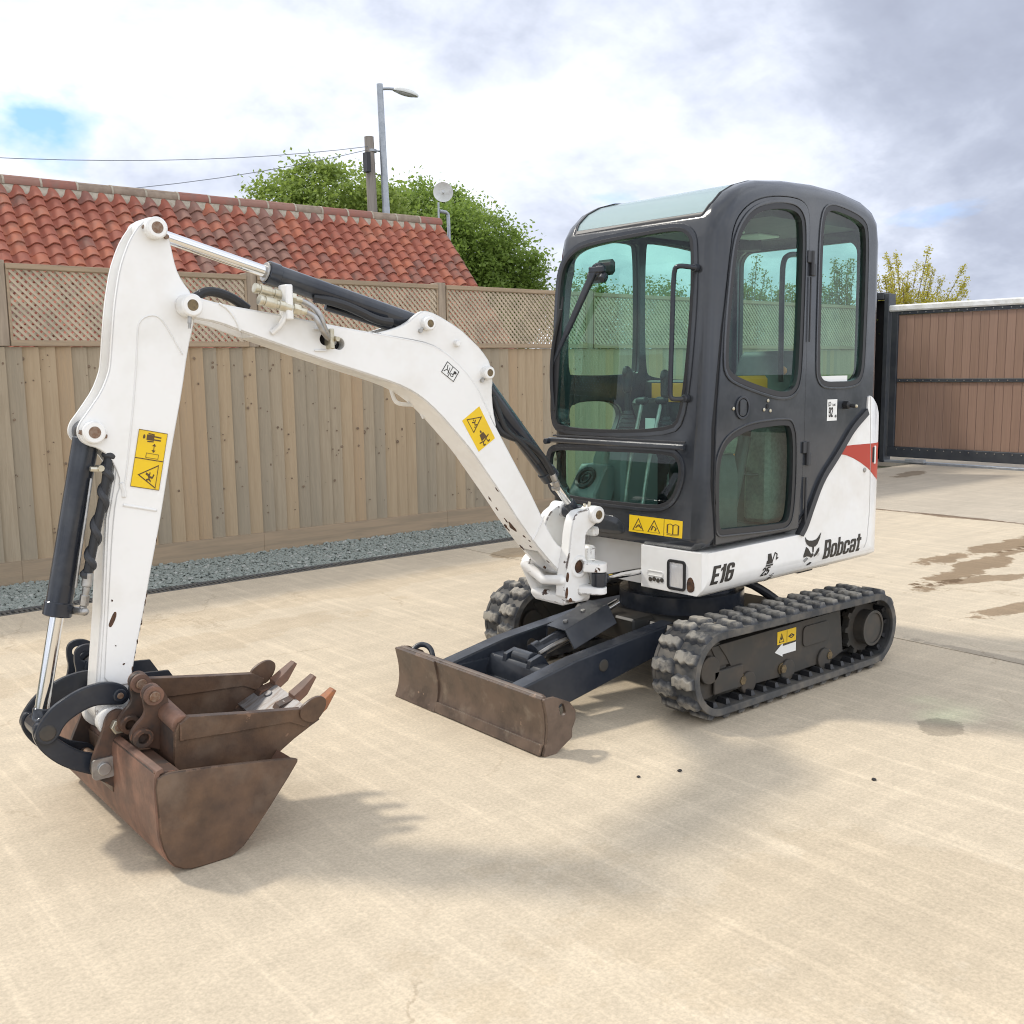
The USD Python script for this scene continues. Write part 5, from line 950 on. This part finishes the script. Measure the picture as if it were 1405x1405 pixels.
# the narrow toothed bucket lying inside it is a thing of its own
sm = thing('digging_bucket', 'narrow brown toothed digging bucket lying inside the wide bucket', 'bucket', (2.45, .20, .05))
SY0, SY1, ROLL = .030, .380, 7.0
RS = rot((1, 0, 0), -ROLL)
def S(m):
    m = xf(m, None, (0, -SY1, -.38)); m = xf(m, RS); return xf(m, None, (0, SY1, .38))
def spart(name, mesh, mat, parent=None, smooth=35, **t): return obj(name, S(mesh), mat, parent or sm, smooth, **t)
sfloor = chaikin([(2.668, .385), (2.672, .27), (2.645, .17), (2.585, .118), (2.50, .125), (2.40, .195), (2.30, .268), (2.190, .318)], 2, False)
sh = spart('shell', xz(LineString(sfloor).buffer(.006, cap_style='flat'), SY0+.008, SY1-.008), 'bucket_dark')
scheek = Polygon(list(map(tuple, chaikin([(2.674, .39), (2.678, .27), (2.650, .165), (2.585, .112), (2.50, .119), (2.40, .189), (2.30, .262), (2.23, .298)], 1, False))) + [(2.222, .345), (2.262, .364), (2.45, .396), (2.63, .427), (2.662, .415)])
for a, c in ((SY0, SY0+.011), (SY1-.011, SY1)):
    ck = spart('cheek', xz(scheek, a, c), 'bucket_brown', sh)
    bandp = Polygon([(2.660, .415), (2.632, .432), (2.45, .401), (2.262, .371), (2.225, .345), (2.245, .305), (2.30, .335), (2.45, .345), (2.66, .362)])
    spart('rim_band', xz(bandp, a-.005, c+.005), 'bucket_brown', ck)
    cut = Polygon(chaikin([(2.265, .335), (2.270, .372), (2.235, .398), (2.195, .405), (2.170, .385), (2.180, .345), (2.215, .312)], 2))
    spart('side_cutter', xz(cut, a-.010 if a == SY0 else c, a if a == SY0 else c+.010), 'bucket_brown', ck)
spart('back_tube', union(ytube(2.650, .405, SY0+.010, SY1-.010, .030, .003)), 'bucket_rust', sh)
spart('lip', xz(LineString([(2.315, .262), (2.190, .320)]).buffer(.011, cap_style='flat'), SY0+.011, SY1-.011), 'worn_steel', sh, label='scraped bright steel lip plate')
for yy in (.10, .20, .31): spart('rivet', xf(ccyl((0, 0, 0), (0, 0, .006), .014, .002, 14), rot((0, 1, 0), 24), (2.235, yy, .311)), 'worn_steel', sh)
tp = Polygon([(2.27, .268), (2.195, .300), (2.150, .335), (2.112, .388), (2.122, .394), (2.165, .362), (2.20, .338), (2.24, .322)])
for i, yy in enumerate((SY0+.030, (SY0+SY1)/2-.005, SY1-.045)):
    spart('tooth', hull(xz(Polygon([(2.20, .30), (2.20, .34), (2.165, .362), (2.150, .335)]), yy-.020, yy+.020), xz(Polygon([(2.112, .388), (2.122, .394), (2.14, .372), (2.13, .36)]), yy-.013, yy+.013)), 'tooth_rust' if i == 2 else 'bucket_rust', sh)
    spart('tooth_shank', hull(xz(Polygon([(2.29, .258), (2.19, .300), (2.19, .33), (2.25, .315)]), yy-.018, yy+.018)), 'bucket_dark', sh)
sear = Polygon(chaikin([(2.640, .43), (2.665, .488), (2.695, .505), (2.726, .490), (2.722, .45), (2.715, .41), (2.755, .375), (2.768, .335), (2.735, .305), (2.700, .300), (2.668, .28), (2.66, .30)], 2))
for yy in (.135, .245):
    e = spart('hanger_ear', xz(sear, yy, yy+.016), 'bucket_dark', sh)
    spart('pin_boss', ring((2.694, yy-.008, .471), (2.694, yy+.028, .471), .030, .016), 'bucket_rust', e); spart('pin', ytube(2.694, .471, yy-.004, yy+.036, .0165, .002), 'pin_steel', e)
    spart('pin_boss', ring((2.730, yy-.006, .343), (2.730, yy+.034, .343), .030, .017), 'bucket_dark', e)
# and a black one behind the arm
nb_ = thing('narrow_bucket', 'narrow black bucket with a holed ear behind the arm', 'bucket', (2.60, -.30, .08))
def npart(name, mesh, mat, parent=None, **t): return obj(name, xf(mesh, None, (.012, 0, .047)), mat, parent or nb_, 35, **t)
nsh = npart('shell', xz(LineString(chaikin([(2.66, .38), (2.66, .20), (2.60, .09), (2.50, .10), (2.38, .22)], 2, False)).buffer(.006, cap_style='flat'), -.40, -.22), 'black_paint')
for a in (-.405, -.225): npart('cheek', xz(Polygon([(2.665, .38), (2.665, .20), (2.605, .085), (2.495, .095), (2.37, .225), (2.45, .36)]), a, a+.010), 'black_paint', nsh)
near_ = Polygon(chaikin([(2.63, .30), (2.655, .47), (2.70, .495), (2.745, .485), (2.752, .44), (2.745, .40), (2.765, .34), (2.74, .285), (2.68, .25)], 2)).difference(Point(2.716, .452).buffer(.017))
for a in (-.36, -.275):
    e = npart('hanger_ear', xz(near_, a, a+.014), 'black_paint', nsh)
    npart('pin_boss', ring((2.677, a-.005, .405), (2.677, a+.022, .405), .045, .03), 'black_paint', e); npart('pin', ytube(2.677, .405, a, a+.018, .024, .002), 'undercarriage', e)

# ---- cab: a rounded shell with its openings cut out
SC = Polygon([(.442, .668), (.440, .72), (.372, 1.98), (.352, 2.055), (.31, 2.115), (.245, 2.170), (.165, 2.208), (.06, 2.236), (-.126, 2.254), (-.373, 2.262), (-.585, 2.254), (-.771, 2.228), (-.865, 2.196), (-.925, 2.140), (-.950, 2.03), (-.957, 1.32), (-.953, 1.19), (-.83, 1.10), (-.262, .668)])
def shell(grow):
    L = []
    for y, o in ((.400, 0), (.425, -.003), (.448, -.013), (.466, -.031), (.477, -.052), (.482, -.072)):
        p = SC.buffer(o+grow)
        for s in (1, -1): L.append(xz(p, *sorted((s*(y+grow-.001), s*(y+grow)))))
    return hull(*L)
outer, inner = shell(0), shell(-.042)
dwin = Polygon(chaikin([(.169, 2.076), (.052, 2.120), (-.12, 2.137), (-.205, 2.118), (-.240, 2.060), (-.240, 1.803), (-.234, 1.527), (-.225, 1.365), (-.168, 1.318), (-.071, 1.315), (.087, 1.347), (.238, 1.385), (.308, 1.415), (.322, 1.472), (.310, 1.652), (.280, 1.882), (.250, 1.99)], 2))
door_p = Polygon([(.378, .690), (.392, .95), (.385, 1.191), (.345, 1.602), (.305, 1.90)] + [tuple(p) for p in chaikin([(.305, 1.90), (.283, 2.032), (.185, 2.12), (.037, 2.166), (-.183, 2.180), (-.272, 2.149), (-.287, 2.06)], 2, False)] + [(-.287, 1.712), (-.283, 1.244), (-.283, 1.053), (-.272, .914), (-.258, .80), (-.250, .690)])
dlow = Polygon(chaikin([(-.142, 1.193), (-.176, 1.174), (-.200, 1.11), (-.203, .92), (-.192, .777), (-.165, .724), (-.087, .719), (.301, .740), (.350, .742), (.366, .770), (.374, .923), (.369, 1.045), (.331, 1.113), (.274, 1.150), (.164, 1.180), (.049, 1.190)], 2))
rwin = Polygon(chaikin([(-.436, 2.163), (-.578, 2.153), (-.728, 2.126), (-.782, 2.081), (-.788, 1.827), (-.785, 1.529), (-.776, 1.390), (-.705, 1.352), (-.455, 1.352), (-.398, 1.378), (-.382, 1.432), (-.381, 1.809), (-.384, 2.10)], 2))
ws = Polygon(chaikin([(-.372, 1.975), (-.285, 2.008), (.009, 2.020), (.262, 2.026), (.322, 1.998), (.344, 1.950), (.354, 1.685), (.326, 1.240), (.255, 1.172), (-.400, 1.156), (-.452, 1.212), (-.445, 1.438), (-.441, 1.821), (-.424, 1.92)], 2))
low = Polygon(chaikin([(-.452, 1.060), (-.30, 1.064), (.272, 1.078), (.322, 1.048), (.333, .977), (.298, .883), (.240, .846), (.146, .838), (-.321, .837), (-.440, .860), (-.472, .937), (-.475, 1.02)], 2))
fn = np.array([1, 0, .0545]); fn /= np.linalg.norm(fn); fv = np.array([-.0545, 0, 1.0]); fv /= np.linalg.norm(fv)
def fr(poly, d0, d1):      # (y, z) drawn on the leaning front plane
    return ext(affinity.translate(poly, 0, -.668), (.4425, 0, .668), (0, 1, 0), fv, fn, d0, d1)
roofwin = Polygon([(.345, -.385), (.345, .372), (.30, .392), (.0, .392), (-.05, .37), (-.05, -.36), (0, -.392), (.30, -.400)]).buffer(-.02).buffer(.02)
rroof = ext(roofwin, (0, 0, 0), (1, 0, 0), (0, 1, 0), (0, 0, 1), 2.02, 2.4)
rw1 = Polygon(chaikin([(.335, 1.42), (.30, 1.98), (.24, 2.05), (-.155, 2.08), (-.192, 2.04), (-.192, 1.44), (-.165, 1.405), (.27, 1.405)], 2))
rw2 = Polygon(chaikin([(-.232, 1.44), (-.232, 2.05), (-.265, 2.09), (-.72, 2.07), (-.78, 2.02), (-.78, 1.40), (-.74, 1.365), (-.28, 1.385)], 2))
rw3 = Polygon(chaikin([(.34, .86), (.33, 1.23), (.28, 1.285), (.02, 1.285), (-.06, 1.24), (-.06, 1.17), (.18, .82), (.30, .80)], 2))
back = rrect(-.36, 1.36, .36, 2.06, .07)
frame = (outer - inner) - box(-.6, .40, -.41, .41, .5, .70)
frame = frame - xz(door_p, .36, .6) - xz(rwin, .36, .6) - fr(ws, -.12, .08) - fr(low, -.12, .08) - rroof - xz(rw1, -.6, -.36) - xz(rw2, -.6, -.36) - xz(rw3, -.6, -.36)
frame = frame - ext(back, (0, 0, 0), (0, 1, 0), (0, 0, 1), (1, 0, 0), -1.1, -.85)
cabf = upart('cab_frame', frame, 'cab_grey', label='dark grey rounded cab shell')
# creases on the front face: the raised frame round the windscreen, the opening bar
upart('front_window_frame', fr(ws.buffer(.030).difference(ws.buffer(.006)), -.004, .006), 'cab_grey', cabf)
upart('window_bar', hull(fr(box_poly(-.475, 1.092, .352, 1.118), -.002, .012), fr(box_poly(-.475, 1.098, .352, 1.112), -.002, .017)), 'cab_grey', cabf)
upart('window_bar', fr(box_poly(-.455, 1.122, .352, 1.130), -.002, .006), 'cab_trim', cabf)
upart('lower_window_frame', fr(low.buffer(.026).difference(low.buffer(.010)), -.004, .007), 'cab_grey', cabf)
upart('bar_latch', ccyl(RU.T @ (RU @ np.array([.425, -.478, 1.098])), np.array([.455, -.478, 1.098]), .014, .002), 'black_paint', cabf)
pane = 'green_glass'
def seal(poly, w=.011, ins=.004): return poly.buffer(w).difference(poly.buffer(-ins))
g = upart('windscreen', fr(ws.buffer(.008), -.014, -.010), pane); upart('window_seal', fr(seal(ws), -.016, .0065), 'black_rubber', g)
g = upart('lower_front_window', fr(low.buffer(.008), -.014, -.010), pane); upart('window_seal', fr(seal(low), -.016, .0072), 'black_rubber', g)
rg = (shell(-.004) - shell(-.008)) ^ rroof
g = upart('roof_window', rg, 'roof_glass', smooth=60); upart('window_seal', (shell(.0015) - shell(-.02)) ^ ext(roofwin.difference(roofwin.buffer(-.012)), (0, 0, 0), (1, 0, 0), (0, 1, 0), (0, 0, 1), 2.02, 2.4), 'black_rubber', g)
g = upart('rear_side_window', xz(rwin.buffer(.008), .466, .470), pane); upart('window_seal', xz(seal(rwin, .012, .012), .462, .485), 'black_rubber', g)
for p in (rw1, rw2, rw3):
    g = upart('right_side_window', xz(p.buffer(.008), -.470, -.466), pane); upart('window_seal', xz(seal(p), -.486, -.458), 'black_rubber', g)
g = upart('rear_window', ext(back.buffer(.006), (0, 0, 0), (0, 1, 0), (0, 0, 1), (1, 0, 0), -.940, -.936), pane); upart('window_seal', ext(seal(back), (0, 0, 0), (0, 1, 0), (0, 0, 1), (1, 0, 0), -.962, -.93), 'black_rubber', g)
# door
dp = door_p.buffer(-.0045)
door = upart('door', xz(dp.difference(dwin).difference(dlow), .447, .4845), 'cab_grey', label='dark grey cab door with two windows')
upart('door_seal', xz(door_p.buffer(.001).difference(door_p.buffer(-.012)), .440, .476), 'black_rubber', door)
for w_, o_ in ((dwin, .024), (dlow, .020)):
    upart('door_pane', xz(w_.buffer(.006), .466, .470), pane, door); upart('window_seal', xz(seal(w_, .010, .013), .460, .4865), 'black_rubber', door)
    rim_ = w_.buffer(o_).difference(w_.buffer(.012)).intersection(dp); upart('pressed_rim', xz(rim_, .484, .4895), 'cab_grey', door)
rim_ = rwin.buffer(.022).difference(rwin.buffer(.013)); upart('pressed_rim', xz(rim_, .480, .4865), 'cab_grey', cabf)
hd = upart('door_handle', union(ring((.205, .478, 1.268), (.205, .491, 1.268), .050, .040)), 'black_paint', door)
upart('handle_cup', cyl((.205, .480, 1.268), (.205, .4862, 1.268), .041), 'dark_void', hd); upart('handle_lever', xz(Point(.205, 1.268).buffer(.036).intersection(box_poly(.178, 1.2, .225, 1.34)), .484, .490), 'cab_grey', hd)
upart('door_lock', ccyl((.268, .484, 1.266), (.268, .4915, 1.266), .008), 'zinc', door)
for (x, z) in ((.017, 1.293), (.046, 1.254), (-.002, 1.248)): upart('door_bolt', ccyl((x, .484, z), (x, .4905, z), .008), 'zinc', door)
upart('door_bolt', ccyl((.020, .484, 1.268), (.020, .4885, 1.268), .010), 'dark_void', door)
for z0, z1 in ((1.845, 1.955), (.985, 1.095)):
    h_ = upart('hinge', union(cbox(-.305, -.262, .483, .494, (z0+z1)/2+.002, z1, .002), ccyl((-.300, .492, z0), (-.300, .492, z1), .010, .001)), 'cab_trim', door)
    upart('hinge_plate', cbox(-.335, -.292, .480, .490, z0, (z0+z1)/2, .002), 'cab_trim', h_)
upart('door_check_rod', union(cyl((-.292, .492, .70), (-.291, .492, .93), .006), cyl((-.290, .492, 1.55), (-.290, .492, 1.84), .004)), 'cab_trim', door)
upart('window_knob', union(ccyl((-.62, .480, 1.253), (-.62, .512, 1.253), .019, .004), ccyl((-.63, .510, 1.25), (-.635, .535, 1.248), .009, .002)), 'black_rubber', cabf)
upart('knob_tip', sphere((-.636, .537, 1.248), .009, 12), 'zinc', cabf)
n_ = upart('noise_sticker', xz(box_poly(-.556, 1.182, -.470, 1.283), .4826, .4834), 'decal_white', cabf, label='white sticker reading 92')
upart('sticker_print', xz(unary_union([condensed('92', -.484, 1.200, .046, .036), letters('dB', -.535, 1.197, .012, 0, .8), letters('LwA', -.515, 1.252, .011, 0, .8), Point(-.492, 1.262).buffer(.010).difference(Point(-.492, 1.262).buffer(.007)), stroke([(-.482, 1.27), (-.482, 1.25)], .002)]), .4840, .4844), 'decal_ink', n_, smooth=False)
upart('window_label', xz(box_poly(-.66, 1.366, -.42, 1.393), .4705, .4712), 'decal_white', g if False else cabf)
# front furniture: grab rail, wiper, decal
upart('grab_rail', tube([np.array([.395, .378, 1.852]), np.array([.425, .365, 1.856]), np.array([.447, .325, 1.862]), np.array([.449, .305, 1.845]), np.array([.452, .302, 1.60]), np.array([.463, .302, 1.335]), np.array([.461, .306, 1.312]), np.array([.445, .325, 1.308]), np.array([.415, .352, 1.312])], .0105, 10, 2), 'black_paint')
for z, x in ((1.852, .392), (1.312, .420)): upart('rail_foot', ccyl((x-.015, .375 if z > 1.5 else .352, z), (x+.012, .372 if z > 1.5 else .350, z), .016, .003), 'black_paint', cabf)
wp = upart('wiper', union(ccyl((.385, -.168, 1.888), (.418, -.168, 1.888), .030, .005), cbox(.400, .425, -.215, -.12, 1.872, 1.902, .005), ccyl((.398, -.135, 1.865), (.42, -.135, 1.84), .018)), 'black_paint', label='black windscreen wiper')
upart('wiper_motor', union(cbox(.33, .365, -.23, -.12, 1.865, 1.935, .015), ccyl((.345, -.27, 1.865), (.345, -.19, 1.865), .032)), 'cab_lining')
upart('wiper_arm', union(hull(ccyl((.405, -.178, 1.893), (.422, -.178, 1.893), .019), ccyl((.420, -.355, 1.605), (.436, -.355, 1.605), .014)), hull(ccyl((.422, -.355, 1.605), (.436, -.355, 1.605), .012), ccyl((.430, -.440, 1.462), (.442, -.440, 1.462), .008))), 'black_paint', wp)
upart('wiper_blade', union(hull(cyl((.421, -.380, 1.775), (.421, -.381, 1.775+.001), .005), cyl((.428, -.440, 1.46), (.428, -.440, 1.461), .009), cyl((.442, -.418, 1.204), (.442, -.418, 1.205), .005)), tube([(.432, -.385, 1.72), (.440, -.425, 1.58), (.444, -.440, 1.46), (.448, -.435, 1.35), (.446, -.424, 1.25)], .009, 6)), 'black_rubber', wp)
dcl = box_poly(.052, .714, .356, .789)
dd_ = upart('warning_decal', fr(dcl, .0006, .0014), 'decal_yellow', cabf, smooth=False)
def fq(p): return affinity.affine_transform(p, [.304, 0, 0, -.075, .052, .789])
pr = [tri_ink([(.07, .90), (.30, .90), (.185, .12)], .014) if False else fq(tri_ink([(.07, .88), (.29, .88), (.18, .12)], .016)), fq(tri_ink([(.36, .88), (.60, .88), (.48, .12)], .016)), fq(stroke([(.13, .74), (.19, .52), (.24, .74)], .012)), fq(stroke([(.14, .62), (.22, .66)], .012)), fq(stroke([(.43, .76), (.46, .50), (.52, .62), (.50, .78)], .012)), fq(stroke([(.665, .0), (.665, 1.)], .003)),
      fq(unary_union([stroke([(.73, .30), (.73, .80), (.83, .84), (.93, .80), (.93, .30), (.88, .24), (.83, .32), (.78, .24), (.73, .30)], .012), stroke([(.83, .32), (.83, .84)], .010), stroke([(.72, .86), (.83, .91), (.94, .86)], .012)]))]
upart('decal_print', fr(unary_union(pr), .0016, .0021), 'decal_brown', dd_, smooth=False)
upart('cab_bulge', hull(fr(Polygon(chaikin([(-.20, .69), (-.19, .74), (-.14, .775), (-.03, .775), (.02, .74), (.03, .69)], 2)), -.002, .002), fr(Polygon(chaikin([(-.17, .70), (-.165, .73), (-.13, .755), (-.04, .755), (-.01, .73), (0, .70)], 2)), -.002, .006)), 'cab_grey', cabf)
# interior
upart('cab_floor', cbox(-.60, .40, -.42, .42, .672, .70), 'floor_mat')
st_ = upart('seat', hull(cbox(-.62, -.14, -.25, .25, .98, 1.06, .03), cbox(-.58, -.16, -.22, .22, 1.05, 1.10, .02)), 'seat_fabric')
upart('seat_back', hull(cbox(-.70, -.60, -.23, .23, 1.06, 1.18, .03), cbox(-.78, -.69, -.20, .20, 1.44, 1.52, .03)), 'plastic_grey', st_)
upart('seat_base', cbox(-.62, -.18, -.24, .24, .70, .98, .01), 'plastic_grey', st_)
upart('seat_belt', tube([(-.60, .24, 1.06), (-.45, .27, 1.12), (-.30, .26, 1.12), (-.2, .15, 1.13)], .018, 8), 'black_rubber', st_)
upart('arm_rest', hull(cbox(-.45, -.10, .26, .34, 1.18, 1.24, .02), cbox(-.40, -.05, .25, .34, 1.24, 1.30, .02)), 'console_light'); upart('arm_rest', hull(cbox(-.45, -.05, -.36, -.26, 1.18, 1.24, .02), cbox(-.40, -.02, -.36, -.26, 1.24, 1.29, .02)), 'plastic_grey')
upart('storage_box', cbox(-.22, -.02, .23, .33, 1.302, 1.40, .015), 'seat_yellow', label='yellow pouch on the left console')
upart('console', hull(cbox(-.05, .22, -.40, -.18, .70, 1.02, .02), cbox(.0, .18, -.38, -.20, 1.04, 1.14, .02)), 'console_light'); upart('console', hull(cbox(-.55, -.12, .26, .40, .72, .95, .02), cbox(-.50, -.15, .27, .38, .95, 1.16, .02)), 'seat_fabric')
upart('dash_panel', hull(cbox(-.24, -.20, -.42, -.05, 1.22, 1.38, .01), cbox(-.28, -.22, -.42, -.05, 1.16, 1.22, .01)), 'plastic_grey'); upart('instruction_plate', cbox(-.197, -.192, -.36, -.10, 1.27, 1.365, .001), 'seat_yellow')
def joystick(x, y, z, tilt=0):
    j = upart('joystick', union(hull(sphere((x, y, z+.30), .026, 16), sphere((x+.005, y, z+.22), .022, 16)), cyl((x, y, z+.10), (x+.005, y, z+.23), .014), hull(sphere((x+.01, y, z+.315), .020, 12), sphere((x+.02, y, z+.30), .016, 12))), 'black_rubber')
    upart('boot', join(*[cyl((x, y, z+.02*i), (x, y, z+.02*i+.016), .064-.008*i, .060-.008*i) for i in range(6)]), 'cab_trim', j)
joystick(.10, -.26, 1.12); joystick(.15, .02, 1.10)
for (a, c) in (((.34, -.075, .72), (.245, -.045, 1.28)), ((.34, .03, .72), (.16, .0, 1.28))):
    l_ = upart('travel_lever', tube([a, ((a[0]+c[0])/2+.02, (a[1]+c[1])/2, (a[2]+c[2])/2), c], .009, 8), 'bare_steel'); upart('lever_grip', hull(sphere((c[0], c[1]-.015, c[2]+.01), .019, 14), sphere((c[0], c[1]+.02, c[2]+.012), .019, 14)), 'black_rubber', l_)
upart('lever_note', cbox(.20, .204, -.06, .0, 1.13, 1.21, .001), 'decal_white')
upart('pedal', cbox(.18, .34, -.20, -.12, .735, .75, .004), 'black_paint'); upart('pedal', cbox(.18, .34, .10, .18, .735, .75, .004), 'black_paint')
hx = upart('heater_box', hull(cbox(.25, .36, -.42, -.24, .76, .86, .01), cbox(.18, .28, -.42, -.24, .93, .98, .01)), 'console_light')
hn = np.array([.80, 0, .60]); hc = np.array([.315, -.335, .915])
upart('heater_vent', union(ring(hc-hn*.02, hc+hn*.016, .058, .042), ring(hc-hn*.02, hc+hn*.012, .030, .022), cyl(hc-hn*.02, hc+hn*.002, .044)), 'cab_trim', hx)
upart('side_panel', hull(cbox(.10, .38, .34, .40, .70, .98, .01), cbox(.10, .30, .34, .38, 1.0, 1.06, .01)), 'plastic_grey'); upart('safety_lever', union(cyl((-.10, .22, .78), (-.09, .24, 1.0), .010), sphere((-.09, .24, 1.01), .030, 16)), 'knob_orange', label='orange lever knob by the door')
upart('footrest_bar', union(cyl((.05, .30, .72), (-.08, .30, 1.12), .03), cyl((.1, .16, .955), (-.15, .36, .945), .006)), 'plastic_grey'); upart('seat_adjuster', ytube(-.44, .76, .24, .262, .07), 'seat_yellow', label='yellow disc low beside the seat')
upart('inner_rail', tube([(-.30, .34, 1.37), (-.295, .34, 1.40), (-.29, .34, 1.86), (-.30, .34, 1.93), (-.34, .34, 1.955), (-.42, .34, 1.96)], .013, 8), 'black_paint'); upart('inner_rail', tube([(-.80, -.40, 1.34), (-.80, -.40, 1.90), (-.78, -.38, 1.99), (-.72, -.34, 2.02)], .014, 8), 'black_paint'); upart('roof_lining', shell(-.045) ^ box(-.86, -.10, -.40, .40, 2.10, 2.4), 'plastic_grey')
for x in (-.33, -.62): upart('roof_lamp', cbox(x-.09, x+.09, -.12, .04, 2.088, 2.101, .004), 'decal_white')
upart('beacon', ccyl((-.72, -.15, 2.04), (-.72, -.15, 2.1), .06), 'cab_trim'); upart('reflector_light', sphere((-.40, .28, 1.42), .022, 14), 'knob_orange', label='small orange switch light on the console')
